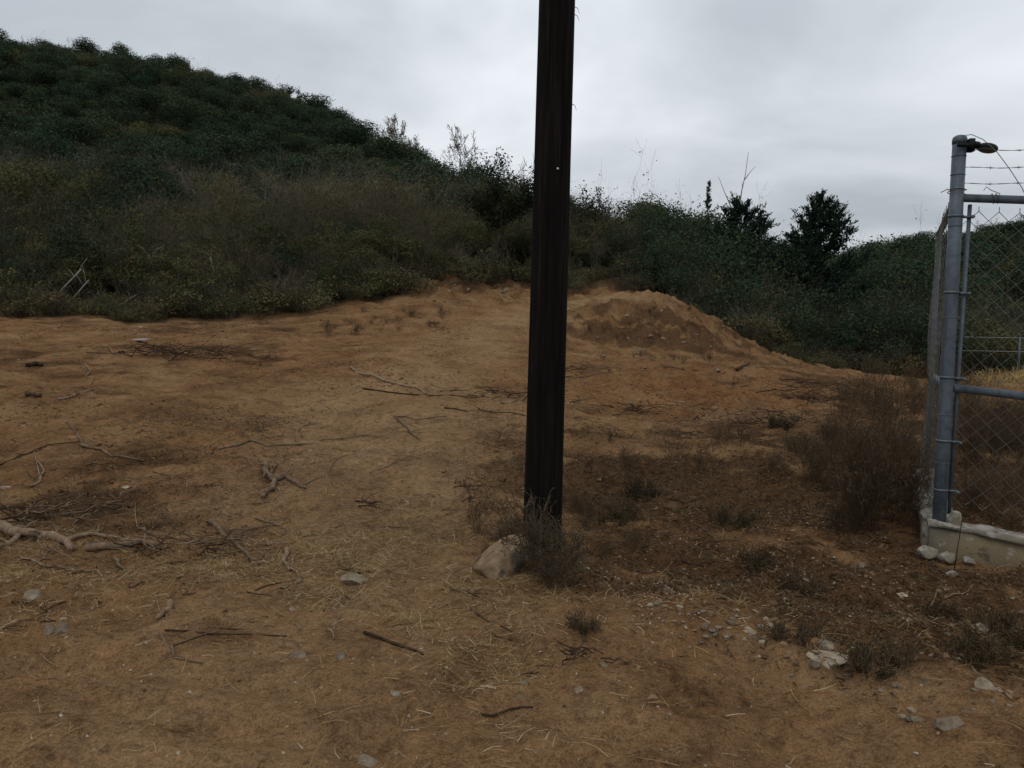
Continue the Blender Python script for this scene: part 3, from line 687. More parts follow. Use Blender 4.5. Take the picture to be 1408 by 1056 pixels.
# leaning tree over the bank, left of the pole
b = ground_at(707, 37.6); S = 37.6 / F0
tp = [(0, -0.2), (-6, 24), (-14, 46), (-18, 66), (-21, 84), (-19, 102)]
r_ = empty('leaning_tree', b); rng = random.Random(5); nr_ = np.random.default_rng(5)
br = [([Vector((x * S, 0.15 * math.sin(y * 0.07), y * S)) for x, y in tp], [0.12, 0.10, 0.09, 0.08, 0.06, 0.05], 0)]
for k in range(12):
    i = rng.choice([3, 4, 4, 5, 5]); p0 = br[0][0][i]; a = 2 * math.pi * k / 12
    sub = skeleton(rng, height=1.9, stems=1, levels=2, spread=0.0, kids=(6, 4), r0=0.03, seg=4, wander=0.2, ratio=0.5, first=0.2)
    q = Vector((0, 0, 1)).rotation_difference(Vector((math.cos(a) * 1.0, math.sin(a) * 0.8, rng.uniform(0.25, 1.0))).normalized())
    br += [([p0 + q @ p for p in pts], rad, lev + 1) for pts, rad, lev in sub]
wood_mb(br).build('trunk', M['bark_dark'], r_)
v, q = leaf_arrays(nr_, br, 6800, 0.13, 0.55, 0.13, 2); link('crown', np_mesh('crown', v, q, M['leaf_dark']), r_)
tag(r_, 'dark leafy tree with a bare curved trunk leaning over the bank left of the pole', 'tree')

def conifer(name, label, u, vtop, D, rad, seed, dens=1.0, z0=0.12):
    b = ground_at(u, D); h = at(u, vtop, D).z - b.z
    rng = random.Random(seed); nr_ = np.random.default_rng(seed); br = []
    trunk = [Vector((0.06 * math.sin(k), 0.05 * math.cos(k * 1.3), h * 0.97 * k / 8 - 0.1)) for k in range(9)]
    br.append((trunk, [0.16 * (1 - k / 9.5) for k in range(9)], 0))
    nb = int(84 * dens)
    for k in range(nb):
        t = z0 + (0.99 - z0) * (k / nb) ** 0.9
        L = rad * min(1.0, 1.15 * (1 - t) ** 0.6 + 0.10) * rng.uniform(0.5, 1.25); a = k * 2.399 + rng.gauss(0, 0.3)
        el = np.interp(t, [0, 0.5, 0.9, 1], [-4, 12, 34, 75]) + rng.gauss(0, 7)
        d = Vector((math.cos(a) * math.cos(R(el)), math.sin(a) * math.cos(R(el)), math.sin(R(el)))); p = Vector((0, 0, t * h * 0.97)); pts = [p.copy()]
        for s in range(5):
            d = (d + Vector((0, 0, 0.10)) + Vector((rng.gauss(0, .07), rng.gauss(0, .07), rng.gauss(0, .05)))).normalized(); p = p + d * L / 5; pts.append(p.copy())
        br.append((pts, [0.03 * (1 - s / 6.5) for s in range(6)], 1))
        for j in range(17):
            i = rng.randrange(1, 5); ax = (pts[i + 1] - pts[i]).normalized(); side = Vector((rng.gauss(0, 1), rng.gauss(0, 1), rng.gauss(0.2, 0.6))); dd = (ax + side.normalized() * 0.75).normalized()
            l2 = L * rng.uniform(0.14, 0.34); p0 = pts[i].lerp(pts[i + 1], rng.random()); br.append(([p0, p0 + dd * l2 * .5, p0 + dd * l2], [0.012, 0.008, 0.004], 2))
        br.append(([pts[4], pts[5], pts[5] + d * 0.12], [0.01, 0.008, 0.004], 2))
    r = empty(name, b); wood_mb(br, (8, 4, 3)).build('trunk', M['bark_dark'], r)
    v, q = leaf_arrays(nr_, br, int(36000 * dens), 0.20, 0.32, 0.07, 1, along=0.7)
    lb = []
    for pts, _, lev in br:
        if lev == 1:
            L = (pts[5] - pts[0]).length
            for i, f in ((2, .13), (3, .15), (4, .14), (5, .09)): lb.append((*pts[i], max(L * f, .12), max(L * f * .5, .10)))
    v2, q2 = lobe_leaves(nr_, lb, int(26000 * dens), .19, .35, 1.0, .3); q = np.concatenate([q, q2 + len(v)]); v = np.concatenate([v, v2])
    link('crown', np_mesh('crown', v, q, M['leaf_conifer']), r)
    return tag(r, label, 'tree')
conifer('conifer', 'dark conifer with a jagged open top of upswept fronds, standing clear against the sky', 1120, 272, 47, 3.7, 3, 1.1)
conifer('conifer', 'dark dense conifer below the two bare dead stems', 1012, 280, 50, 3.7, 4, 1.1)

# spire: half dead cypress with a green tip
b = ground_at(968, 66); h = at(968, 250, 66).z - b.z; r_ = empty('spire_tree', b); rng = random.Random(12); nr_ = np.random.default_rng(12)
br = [([Vector((0.03 * math.sin(k), 0, h * k / 6)) for k in range(7)], [0.10 - 0.014 * k for k in range(7)], 0)]; tipb = []
for k in range(70):
    t = rng.uniform(0.45, 0.80); a = rng.uniform(0, 6.28); L = 1.9 * (1.02 - t) * rng.uniform(0.9, 1.7); p = Vector((0, 0, t * h)); d = Vector((math.cos(a), math.sin(a), 0.55)).normalized()
    br.append(([p, p + d * L * .5, p + d * L + Vector((0, 0, .15))], [0.022, 0.014, 0.006], 1))
    e_ = p + d * L * rng.uniform(.4, .9); br.append(([e_, e_ + Vector((rng.gauss(0, .25), rng.gauss(0, .25), .3))], [0.01, 0.005], 1))
for k in range(60):
    t = rng.uniform(0.80, 1.0); a = rng.uniform(0, 6.28); L = 0.42 * (1.06 - t) / 0.26 * rng.uniform(.6, 1.1); p = Vector((0, 0, t * h)); d = Vector((math.cos(a), math.sin(a), 1.1)).normalized()
    tipb.append(([p, p + d * L * .5, p + d * L], [0.01, 0.007, 0.004], 2))
wood_mb(br + tipb, (6, 4, 3)).build('trunk', M['bark_dark'], r_)
v, q = leaf_arrays(nr_, tipb, 2200, 0.12, 0.3, 0.04, 2, along=0.5); link('crown', np_mesh('crown', v, q, M['leaf_conifer']), r_)
tag(r_, 'thin spire-like tree with a green tip above bare dead branches', 'tree')

# dead tree: two long bare stems over the dense conifer
b = ground_at(1012, 53); r_ = empty('dead_tree', b); mb = MB()
def px(u, v, D=53): return at(u, v, D) - b
mb.tube([(0, 0, -.2), px(1013, 400), px(1014, 340), px(1013, 300)], [0.16, 0.13, 0.10, 0.08], 6)
mb.build('trunk', M['bark_grey'], r_)
for pts, rr in (([px(1013, 302), px(1017, 283), px(1020, 262), px(1025, 240), px(1029, 209)], .05), ([px(1012, 302), px(1004, 282), px(997, 266), px(988, 243)], .045),
                ([px(1024, 247), px(1031, 237), px(1039, 229)], .03), ([px(1014, 300), px(1030, 292), px(1038, 281)], .025), ([px(1021, 258), px(1020, 250)], .025)):
    m2 = MB(); m2.tube(pts, [rr * (1 - 0.75 * k / (len(pts) - 1)) for k in range(len(pts))], 5); m2.build('branch', M['bark_grey'], r_)
tag(r_, 'dead tree whose two long bare stems fork above the dense conifer', 'tree')
# pale broken stems in the brush of the ravine and at the edge of the thicket
for k, (pts, D, lab) in enumerate([
    ([(1012, 470), (1014, 440), (1016, 425)], 35.5, 'short pale broken stem in the brush just behind the mound crest'),
    ([(60, 428), (85, 398), (112, 370)], 29.3, 'slanting dry cane at the thicket rim, the longer of two'),
    ([(80, 428), (105, 405), (122, 385)], 29.2, 'slanting dry cane leaning out of the thicket, the shorter of two'),
    ([(160, 425), (172, 415), (188, 405)], 28.9, 'small dry stalk leaning at the foot of the thicket'),
    ([(215, 420), (217, 390), (212, 372), (205, 350)], 30.8, 'pale crooked sapling trunk at the front of the thicket'),
    ([(292, 395), (294, 372), (289, 352)], 31.2, 'pale wavy sapling stem standing among grey shrubs'),
    ([(505, 395), (500, 375), (492, 355)], 35.2, 'thin pale stem standing above the cut bank')]):
    p3 = [at(u, v, D) for u, v in pts]; p3[0].z = hz1(p3[0].x, p3[0].y) - 0.1
    o0 = p3[0].copy(); m2 = MB(); m2.tube([p - o0 for p in p3], [0.035 * (1 - .6 * i / len(p3)) for i in range(len(p3))], 5); rng = random.Random(900 + k)
    for j in range(4):
        i = rng.randrange(len(p3) - 1); p0 = p3[i].lerp(p3[i + 1], rng.uniform(.4, 1)) - o0; d = Vector((rng.gauss(0, 1), rng.gauss(0, 1), 1.0)).normalized() * rng.uniform(.3, .7)
        m2.tube([p0, p0 + d * .5 + Vector((0, 0, .04)), p0 + d], [0.014, .01, .005], 4)
    tag(m2.build('dry_stem', M['bark_pale'], None, True, o0), lab, 'dry stem')
#@@PART3
# ------------------------------------------------------------------ the utility pole
def pole_material():
    s = NT('creosoted_wood'); t = s.n('TexCoord'); m = s.n('Mapping'); m.inputs['Scale'].default_value = (9, 9, 0.35); s.l(t.outputs['Object'], m.inputs[0])
    n = s.noise(3.0, 8, 0.7, m.outputs[0]); m2 = s.n('Mapping'); m2.inputs['Scale'].default_value = (40, 40, 1.1); s.l(t.outputs['Object'], m2.inputs[0]); n2 = s.noise(2.0, 5, 0.6, m2.outputs[0])
    c = s.ramp(n, [(0.30, (0.004, 0.0035, 0.0033)), (0.52, (0.010, 0.008, 0.0072)), (0.75, (0.028, 0.021, 0.0175))])
    c = s.mix(0.6, c, s.ramp(n2, [(0.3, (0.4, 0.4, 0.4)), (0.6, (1, 1, 1)), (0.8, (2.0, 1.8, 1.6))]), 'MULTIPLY')
    h = s.math('ADD', n, s.math('MULTIPLY', n2, 0.7)); return s.finish(c, 0.9, s.bump(h, 0.8, 0.02), 0.06)
M['pole'] = pole_material()
pz = hz1(*POLE); NZ, NA = 90, 72
zz = np.linspace(-0.4, 7.5, NZ); an = np.linspace(0, 2 * math.pi, NA, endpoint=False)
ZZ, AN = np.meshgrid(zz, an, indexing='ij')
rr = 0.152 - 0.0032 * ZZ + 0.004 * fbm(AN * 3.0, ZZ * 0.25, 1.0, 3, 81) - 0.006 * np.maximum(fbm(AN * 9.0, ZZ * 0.35, 1.0, 3, 85) - 0.25, 0) * 2
rr = rr * (1 + 0.02 * np.exp(-(ZZ / 0.4) ** 2))
PV = np.stack([rr * np.cos(AN), rr * np.sin(AN), ZZ], -1).reshape(-1, 3)
ii = np.arange(NZ * NA).reshape(NZ, NA); jj = np.roll(ii, -1, axis=1)
PQ = np.stack([ii[:-1], jj[:-1], jj[1:], ii[1:]], -1).reshape(-1, 4)
pole = empty('utility_pole', (POLE[0], POLE[1], pz)); pole.rotation_euler = (0, R(0.45), 0)
link('shaft', np_mesh('shaft', PV, PQ, M['pole'], smooth=True), pole)
tag(pole, 'dark creosoted wooden utility pole standing in dry weeds', 'pole')
def plain(name, c, rough=0.6, metal=0.0, spec=0.4, var=0.0, scale=20, bump=0.0):
    s = NT(name); t = s.n('TexCoord'); n = s.noise(scale, 5, 0.6, t.outputs['Object'])
    cc = s.ramp(n, [(0.3, tuple(x * (1 - var) for x in c)), (0.7, tuple(min(x * (1 + var), 1) for x in c))])
    return s.finish(cc, rough, s.bump(n, bump, 0.01) if bump else None, spec, metal)
M['nail'] = plain('bare_steel', (0.55, 0.54, 0.52), 0.4, 0.3, var=0.2)
def nail(z, a):
    rad = 0.152 - 0.0032 * z + 0.001; m = MB(); d = Vector((math.cos(a), math.sin(a), 0)); p = d * rad + Vector((0, 0, z))
    m.tube([p - d * 0.015, p + d * 0.012], 0.004, 6); m.tube([p + d * 0.012, p + d * 0.016], 0.009, 8); m.build('nail', M['nail'], pole)
nail(2.83, R(-78))
for z, a in ((3.35, R(-8)), (4.08, R(-3)), (4.02, R(-6)), (1.15, R(185))):
    m = MB(); d = Vector((math.cos(a), math.sin(a), 0)); p = d * 0.138 + Vector((0, 0, z)); m.tube([p, p + d * 0.02 + Vector((0, 0, -.01)), p + d * 0.035 + Vector((0, 0, -.05))], [.003, .002, .001], 4); m.build('splinter', M['pole'], pole)

# ------------------------------------------------------------------ fence at the corner of the neighbouring plot
def galv():
    s = NT('galvanised_steel'); t = s.n('TexCoord'); v = s.n('TexVoronoi'); v.inputs['Scale'].default_value = 26; s.l(t.outputs['Object'], v.inputs['Vector'])
    n = s.noise(7, 5, 0.6, t.outputs['Object']); sp = s.n('SeparateColor'); s.l(v.outputs['Color'], sp.inputs[0])
    c = s.ramp(s.math('ADD', s.math('MULTIPLY', sp.outputs[0], 0.25), n), [(0.35, (0.052, 0.068, 0.086)), (0.8, (0.095, 0.117, 0.137))])
    m = s.n('Mapping'); m.inputs['Scale'].default_value = (14, 14, .9); s.l(t.outputs['Object'], m.inputs[0]); st = s.noise(2.5, 5, .65, m.outputs[0])
    c = s.mix(s.math('MULTIPLY', s.ramp(st, [(.52, (0, 0, 0)), (.68, (1, 1, 1))]), .55), c, (0.034, 0.036, 0.036))
    c = s.mix(s.math('MULTIPLY', s.ramp(s.noise(19, 5, .7, t.outputs['Object']), [(.62, (0, 0, 0)), (.70, (1, 1, 1))]), .6), c, (0.09, 0.06, 0.04))
    return s.finish(c, s.math('ADD', s.math('MULTIPLY', st, .4), .35), s.bump(n, 0.15, 0.004), 0.3, 0.1)
M['galv'] = galv()
M['wire'] = plain('galvanised_wire', (0.22, 0.22, 0.21), 0.5, 0.4, var=0.2)
M['wire_dark'] = plain('weathered_wire', (0.12, 0.115, 0.10), 0.6, 0.3, var=0.3)
M['rust_wire'] = plain('rusty_wire', (0.09, 0.055, 0.035), 0.7, 0.2, var=0.3)
M['band'] = plain('band_steel', (0.09, 0.105, 0.118), 0.45, 0.3, var=0.15)
UP = Vector((0, 0, 1))
cz = hz1(CORNER.x, CORNER.y); C0 = Vector((CORNER.x, CORNER.y, 0)); WZ = 0.27          # WZ: top of the low wall at the corner
SF, SS = -0.085, 0.0                                                         # the plot slopes down along the road
def pf(s, z, off=0.0): return DF * s + UP * (z + SF * s) + DS * off           # local point on the front run
def ps(s, z, off=0.0): return DS * s + UP * (z + SS * s) - DF * off
fence = empty('chain_link_fence', C0)
tag(fence, 'grey steel chain-link fence with barbed wire around the corner of the dry plot', 'fence')
m = MB(); m.tube([(0, 0, WZ - 0.15), (0, 0, 1.0), (0, 0, 2.0), (0, 0, 2.99)], 0.046, 24); post = m.build('corner_post', M['galv'], fence)
m = MB(); m.tube([(0, 0, 2.975), (0, 0, 3.00), (0, 0, 3.022), (0, 0, 3.035)], [0.0485, 0.0495, 0.045, 0.026], 24); m.build('post_cap', M['galv'], post)
TOPZ, MIDZ = 2.60, 1.25
def rail(pts, rad, name='rail'):
    m = MB(); m.tube(pts, rad, 16); return m.build(name, M['galv'], fence)
rail([pf(0.04, TOPZ), pf(1.5, TOPZ), pf(3.4, TOPZ)], 0.029, 'top_rail'); rail([pf(0.05, MIDZ), pf(1.6, MIDZ - .01), pf(3.4, MIDZ)], 0.029, 'middle_rail')
SL = 2.05
rail([ps(0.03, TOPZ), ps(SL, TOPZ - .02)], 0.027, 'top_rail'); rail([ps(0.03, MIDZ), ps(SL, MIDZ)], 0.027, 'middle_rail')
p2 = ps(SL, 0); rail([p2 + UP * 0.1, p2 + UP * 2.60], 0.024, 'line_post')
m = MB(); m.tube([pf(3.4, 0.1), pf(3.4, 3.0)], 0.05, 20); m.build('line_post', M['galv'], fence)
# slim tension bar clamped to the corner post on the front run
TB = 0.10
m = MB(); m.tube([pf(.064, 0.33, .03), pf(.074, 1.4, .03), pf(.088, 2.56, .03)], 0.014, 10); m.build('tension_bar', M['galv'], fence)
for z in (2.47, 1.93, 1.32, 0.86, 0.50):
    m = MB(); ring = [Vector((math.cos(a) * .0605, math.sin(a) * .0605, z)) for a in np.linspace(0, 2 * math.pi, 25)]
    for dz in (-.010, 0, .010): pass
    n = 24; vs = []; fs = []
    for k in range(n):
        a = 2 * math.pi * k / n
        for rr_ in (.0465, .0495):
            for dz in (-.009, .009): vs.append((math.cos(a) * rr_, math.sin(a) * rr_, z + dz))
    for k in range(n):
        a, b = 4 * k, 4 * ((k + 1) % n)
        fs += [(a + 2, b + 2, b + 3, a + 3), (a, a + 1, b + 1, b), (a + 1, a + 3, b + 3, b + 1), (a, b, b + 2, a + 2)]
    m.add(vs, fs); e_ = pf(0.10, z) - UP * SF * 0.10 * 0; m.box(pf(0.07, z, .008), 0.075, 0.006, 0.018, DF, DS, UP)
    bd = m.build('tension_band', M['band'], fence); m = MB(); q = pf(0.108, z, .0); m.tube([q - DS * .025, q + DS * .03], 0.008, 6); m.tube([q - DS * .03, q - DS * .022], 0.014, 6); m.build('bolt', M['band'], bd)
for z in (2.89, 2.76, 2.66, 2.40, 1.75, 1.05, 0.70):          # thin wire ties round the post
    m = MB(); m.tube([(math.cos(a) * .0475, math.sin(a) * .0475, z) for a in np.linspace(0, 2 * math.pi, 21)], 0.0025, 5, cap=False); m.build('wire_tie', M['band'], post)

def chain_mesh(fn, L, z0, z1, pitch, rad, mat, bulge, name):
    """woven zigzag wires, each hooked round its neighbours"""
    m = MB(); hw = pitch / 2; nseg = int((z1 - z0) / hw); k = 0; s = 0.02
    while s < L:
        pts = []
        for j in range(nseg + 1):
            side = (j + k) % 2; zz_ = z1 - j * hw
            pts.append(fn(min(s + (hw if side else 0.0), L), zz_, bulge(s, zz_) + (0.004 if side else -0.004)))
        m.tube(pts, rad, 4, cap=False)
        m.tube([fn(s + hw * ((k) % 2), z1, bulge(s, z1)), fn(s + hw * (k % 2), z1 + 0.035, bulge(s, z1))], rad, 4)
        s += hw; k += 1
    o = m.build(name, mat, fence); o['kind'] = 'stuff'; return o
chain_mesh(pf, 3.36, 0.34, 2.515, 0.125, 0.0026, M['wire_dark'], lambda s, z: 0.035 + 0.01 * math.sin(s * 3 + z * 2), 'wire_mesh')
chain_mesh(ps, SL - .02, 0.30, 2.56, 0.15, 0.0019, M['wire_dark'], lambda s, z: 0.032 + 0.03 * math.sin(s * 1.4) * (2.6 - z) / 2.3 + 0.012 * math.sin(z * 5 + s * 3), 'wire_mesh')
# barbed wire
rng = random.Random(77)
for i, z in enumerate((2.93, 2.81, 2.70)):
    m = MB(); pts = []
    for k in range(60):
        s = 0.03 + 3.33 * k / 59; sag = -0.03 * math.sin(math.pi * k / 59) + 0.004 * math.sin(k * .9 + i)
        pts.append(pf(s, z + sag + 0.055 * s, 0.0))
    w1 = [p + UP * .0022 * math.cos(k * 2.1) + DS * .0022 * math.sin(k * 2.1) for k, p in enumerate(pts)]; w2 = [p - UP * .0022 * math.cos(k * 2.1) - DS * .0022 * math.sin(k * 2.1) for k, p in enumerate(pts)]
    m.tube(w1, 0.0016, 4); m.tube(w2, 0.0016, 4); bw = m.build('barbed_wire', M['rust_wire'] if i else M['wire_dark'], fence)
    for k in range(3, 58, 3):
        m = MB(); p = pts[k]
        for a in (rng.uniform(.6, 1.3), rng.uniform(3.8, 4.5)):
            d = DF * rng.gauss(0, .4) + UP * math.sin(a) + DS * math.cos(a); d.normalize(); m.tube([p - d * .004, p + d * .018], [.002, .001], 4)
        m.tube([p - DF * .006, p + DF * .006], .0045, 5); m.build('barb', M['wire_dark'], bw)
# wire twisted over the top rail
m = MB(); q = pf(.21, TOPZ)
m.tube([q + DS * .035 * math.cos(a) + UP * .035 * math.sin(a) + DF * (.004 * a) for a in np.linspace(0, 14, 40)] + [q + UP * .06, q + UP * .085 - DF * .03, q + UP * .06 - DF * .045], .0028, 5); m.build('tie_wire', M['rust_wire'], fence)
m = MB(); q = Vector((0, 0, 2.63)); m.tube([q + Vector((math.cos(a) * .06, math.sin(a) * .06, .004 * a)) for a in np.linspace(0, 9, 30)] + [q + Vector((-.09, -.03, .02)), q + Vector((-.13, -.03, .0))], .003, 5); m.build('tie_wire', M['rust_wire'], fence)

# ---- lamp on the post
M['black'] = plain('black_plastic', (0.006, 0.0065, 0.007), 0.5, spec=.15, var=0.1); M['lens'] = plain('cloudy_lens', (0.09, 0.088, 0.082), 0.3, var=0.1)
lamp = empty('post_lamp', C0 + Vector((0.045, -0.03, 2.945))); tag(lamp, 'small black oval lamp on a short arm clamped to the top of the fence post', 'lamp')
m = MB(); m.box((0.018, 0, 0.015), 0.035, 0.05, 0.09); m.box((-0.05, -.035, 0.01), 0.09, 0.012, 0.03); m.build('bracket', M['black'], lamp)
m = MB(); m.tube([(0.02, 0, 0.015), (0.045, -.005, 0.012), (0.065, -.01, 0.012)], [.018, .016, .02], 10); m.tube([(0.045, -.01, .0), (0.058, -.01, .024), (0.075, -.01, .028)], [.024, .026, .012], 10); m.build('arm', M['black'], lamp)
def dish(name, mat, zs, sx, sy, par, c, tilt):
    m = MB(); n = 24; rows = len(zs); vs = []; fs = []
    for (z, f) in zs:
        for k in range(n):
            a = 2 * math.pi * k / n; p = Vector((math.cos(a) * sx * f, math.sin(a) * sy * f, z)); p.rotate(Euler((0, tilt, 0))); vs.append(tuple(p + Vector(c)))
    for r0 in range(rows - 1):
        for k in range(n): fs.append((r0 * n + k, r0 * n + (k + 1) % n, (r0 + 1) * n + (k + 1) % n, (r0 + 1) * n + k))
    fs.append(tuple(range(n))[::-1]); fs.append(tuple((rows - 1) * n + k for k in range(n))); m.add(vs, fs); return m.build(name, mat, par)
dish('head', M['black'], [(-.012, .96), (-.004, 1.0), (.010, .97), (.022, .80), (.030, .5), (.033, .15)], .070, .058, lamp, (.125, -.02, -.006), R(10))
dish('lens', M['lens'], [(-.030, .35), (-.027, .62), (-.019, .84), (-.0125, .93)], .070, .058, lamp, (.125, -.02, -.006), R(10))
m = MB(); lw = [at(1322, 187, 5.66), at(1336, 185, 5.64), at(1352, 192, 5.6), at(1370, 208, 5.55), at(1388, 232, 5.5), at(1405, 258, 5.46), at(1425, 300, 5.42), at(1445, 345, 5.4)]
m.tube([p - C0 for p in lw], 0.0028, 5); o = m.build('loose_wire', M['wire_dark'], None, True, C0); tag(o, 'thin loose wire arching from the post top down across the barbed wire', 'wire')

# ---- low mortared wall below the fence
def wallmat(name, white, base=(0.17, 0.155, 0.125), base2=(0.24, 0.20, 0.135), dark=0.35):
    s = NT(name); t = s.n('TexCoord'); P = t.outputs['Object']; n = s.noise(9, 7, 0.68, P); n2 = s.noise(3.2, 4, 0.6, P); n3 = s.noise(45, 4, 0.7, P)
    c = s.mix(s.ramp(n2, [(0.4, (0, 0, 0)), (0.62, (1, 1, 1))]), base, base2)
    c = s.mix(s.ramp(n, [(white - .05, (1, 1, 1)), (white + .05, (0, 0, 0))]), c, s.mix(n3, (0.17, 0.155, 0.125), (0.40, 0.375, 0.325)))
    c = s.mix(s.math('MULTIPLY', s.ramp(s.noise(6, 4, .6, P, .6), [(0.60, (0, 0, 0)), (0.70, (1, 1, 1))]), dark), c, (0.03, 0.027, 0.024))
    return s.finish(c, 0.92, s.bump(s.math('ADD', n, s.math('MULTIPLY', n3, .5)), 0.6, 0.02), 0.15)
M['wall'] = wallmat('stained_concrete', 0.38, (0.12, 0.105, 0.08), (0.19, 0.145, 0.085), dark=0.9); M['wall_white'] = wallmat('limewashed_mortar', 0.48, (0.13, 0.115, 0.09), (0.2, 0.165, 0.12), dark=0.85)
def wall_run(name, fn, s0, s1, prof, mat, par, seed, rough=0.012, step=0.05):
    n = len(prof); ss = np.arange(s0, s1 + 1e-6, step); vs = []; fs = []
    for a, s in enumerate(ss):
        for b, (off, z) in enumerate(prof):
            k1 = float(fbm(s * 1.0 + b * .13, z * 3 + off * 4, 5.0, 4, seed)) * rough; k2 = float(fbm(s + 7, z * 3 + off * 3, 6.0, 4, seed + 9)) * rough
            vs.append(tuple(fn(s, z + k1, off + k2)))
    for a in range(len(ss) - 1):
        for b in range(n): fs.append((a * n + b, a * n + (b + 1) % n, (a + 1) * n + (b + 1) % n, (a + 1) * n + b))
    fs.append(tuple(range(n))[::-1]); fs.append(tuple((len(ss) - 1) * n + b for b in range(n)))
    m = MB(); m.add(vs, fs); return m.build(name, mat, par)
wall = empty('low_wall', C0); tag(wall, 'low stained concrete wall with a rough whitewashed top under the fence corner', 'wall')
def prof(t0, t1, z0, z1, k=5):
    a = [(t0, z) for z in np.linspace(z0, z1, k)] + [(t, z1) for t in np.linspace(t0, t1, 4)[1:]] + [(t1, z) for z in np.linspace(z1, z0, k)[1:]]; return a
wall_run('wall_face', pf, -0.06, 3.6, prof(-0.10, 0.10, -0.30, WZ - 0.035), M['wall'], wall, 201, 0.016)
wall_run('wall_cap', pf, -0.075, 3.6, prof(-0.115, 0.105, WZ - 0.034, WZ, 3), M['wall_white'], wall, 205, 0.026)
wall_run('wall_face', lambda s, z, o: ps(s, z, -o), 0.11, 2.6, prof(-0.10, 0.10, -0.30, WZ - 0.035), M['wall_white'], wall, 211, 0.018)
wall_run('wall_cap', lambda s, z, o: ps(s, z, -o), 0.12, 2.6, prof(-0.11, 0.105, WZ - 0.034, WZ + 0.005, 3), M['wall_white'], wall, 215, 0.03)
def lump(seed, sx, sy, sz, sub=3, rough=0.12, flat=0.0):
    """an irregular stone: a faceted, dented ball"""
    import bmesh
    bm = bmesh.new(); bmesh.ops.create_icosphere(bm, subdivisions=sub, radius=1.0); rg = random.Random(seed)
    planes = [(Vector((rg.gauss(0, 1), rg.gauss(0, 1), rg.gauss(0, .8))).normalized(), rg.uniform(0.50, 0.88)) for _ in range(14)]
    for v in bm.verts:
        p = v.co.copy()
        for n, d in planes:
            e = p.dot(n) - d
            if e > 0: p -= n * e
        k = float(fbm(p.x * 2 + p.z * 1.3 + seed, p.y * 2 - p.z * .9, 1.0, 3, seed % 97)); p *= 1 + rough * k
        v.co = Vector((p.x * sx, p.y * sy, p.z * sz))
    me_ = bpy.data.meshes.new('stone'); bm.to_mesh(me_); bm.free(); me_.polygons.foreach_set('use_smooth', [True] * len(me_.polygons)); me_.set_sharp_from_angle(angle=R(24)); return me_
for k, (s, off, r0) in enumerate([(-0.08, -0.13, .085), (0.05, -0.16, .07), (0.19, -0.15, .055)]):
    me_ = lump(600 + k, r0, r0 * .8, r0 * .7, 3); me_.materials.append(M['wall_white']); link('mortar_lump', me_, wall, pf(s, 0.0, off) + UP * (cz + 0.02))
me_ = lump(611, .07, .05, .075, 3); me_.materials.append(M['wall_white']); link('mortar_lump', me_, wall, pf(.1, WZ + .02, .01))

# ---- plain wire fence on the far side of the plot
ff = at(1400, 508, 33.5); ff.z = hz1(ff.x, ff.y); far = empty('wire_fence', ff); tag(far, 'low two-strand wire fence on slim steel posts beyond the yellow dry grass', 'fence')
fd = Vector((1, -0.10, 0)).normalized()
for k in range(-1, 3):
    q = fd * (3.3 * k); q.z = hz1(ff.x + q.x, ff.y + q.y) - ff.z
    if k == -1: continue
    m = MB(); m.tube([q - UP * .2, q + UP * 1.55], .045, 8); pst = m.build('post', M['galv'], far); m = MB(); m.tube([q + UP * 1.53, q + UP * 1.70 - fd * .08], .03, 6); m.build('post_arm', M['galv'], pst)
for h_ in (1.50, 0.92):
    m = MB(); m.tube([fd * s + UP * (h_ + 0.0) for s in np.linspace(-4.2, 7, 12)], .014, 4); m.build('strand', M['wire'], far)
#@@PART4
# ------------------------------------------------------------------ stones
def stonemat(name, a, b, c_, lich=0.0):
    s = NT(name); t = s.n('TexCoord'); P = t.outputs['Object']; oi = s.n('ObjectInfo'); n = s.noise(7, 6, 0.65, P); n2 = s.noise(30, 5, 0.7, P)
    c = s.ramp(n, [(0.32, a), (0.5, b), (0.7, c_)])
    c = s.mix(0.7, c, s.ramp(n2, [(0.25, (0.6, 0.6, 0.6)), (0.6, (1.05, 1.05, 1.05))]), 'MULTIPLY')
    if lich: c = s.mix(s.ramp(s.noise(4.3, 3, .5, P), [(0.56, (0, 0, 0)), (0.62, (lich,) * 3)]), c, (0.045, 0.04, 0.034))
    hs = s.n('HueSaturation'); mr = s.n('MapRange'); mr.inputs['To Min'].default_value = 0.65; mr.inputs['To Max'].default_value = 1.3; s.l(oi.outputs['Random'], mr.inputs['Value']); s.l(mr.outputs[0], hs.inputs['Value']); s.l(c, hs.inputs['Color'])
    return s.finish(hs.outputs[0], 0.9, s.bump(s.math('ADD', n, n2), 0.5, 0.02), 0.03)
M['rock'] = stonemat('tan_rock', (0.15, 0.098, 0.058), (0.235, 0.162, 0.10), (0.33, 0.25, 0.165), 0.85)
M['stone_pale'] = stonemat('pale_stone', (0.19, 0.145, 0.095), (0.28, 0.225, 0.155), (0.38, 0.32, 0.24))
M['stone_grey'] = stonemat('grey_stone', (0.11, 0.083, 0.056), (0.185, 0.145, 0.102), (0.27, 0.222, 0.165))
M['stone_brown'] = stonemat('brown_stone', (0.13, 0.08, 0.045), (0.20, 0.13, 0.075), (0.27, 0.18, 0.11))
M['clod'] = stonemat('earth_clod', (0.05, 0.03, 0.017), (0.09, 0.052, 0.028), (0.14, 0.085, 0.046))
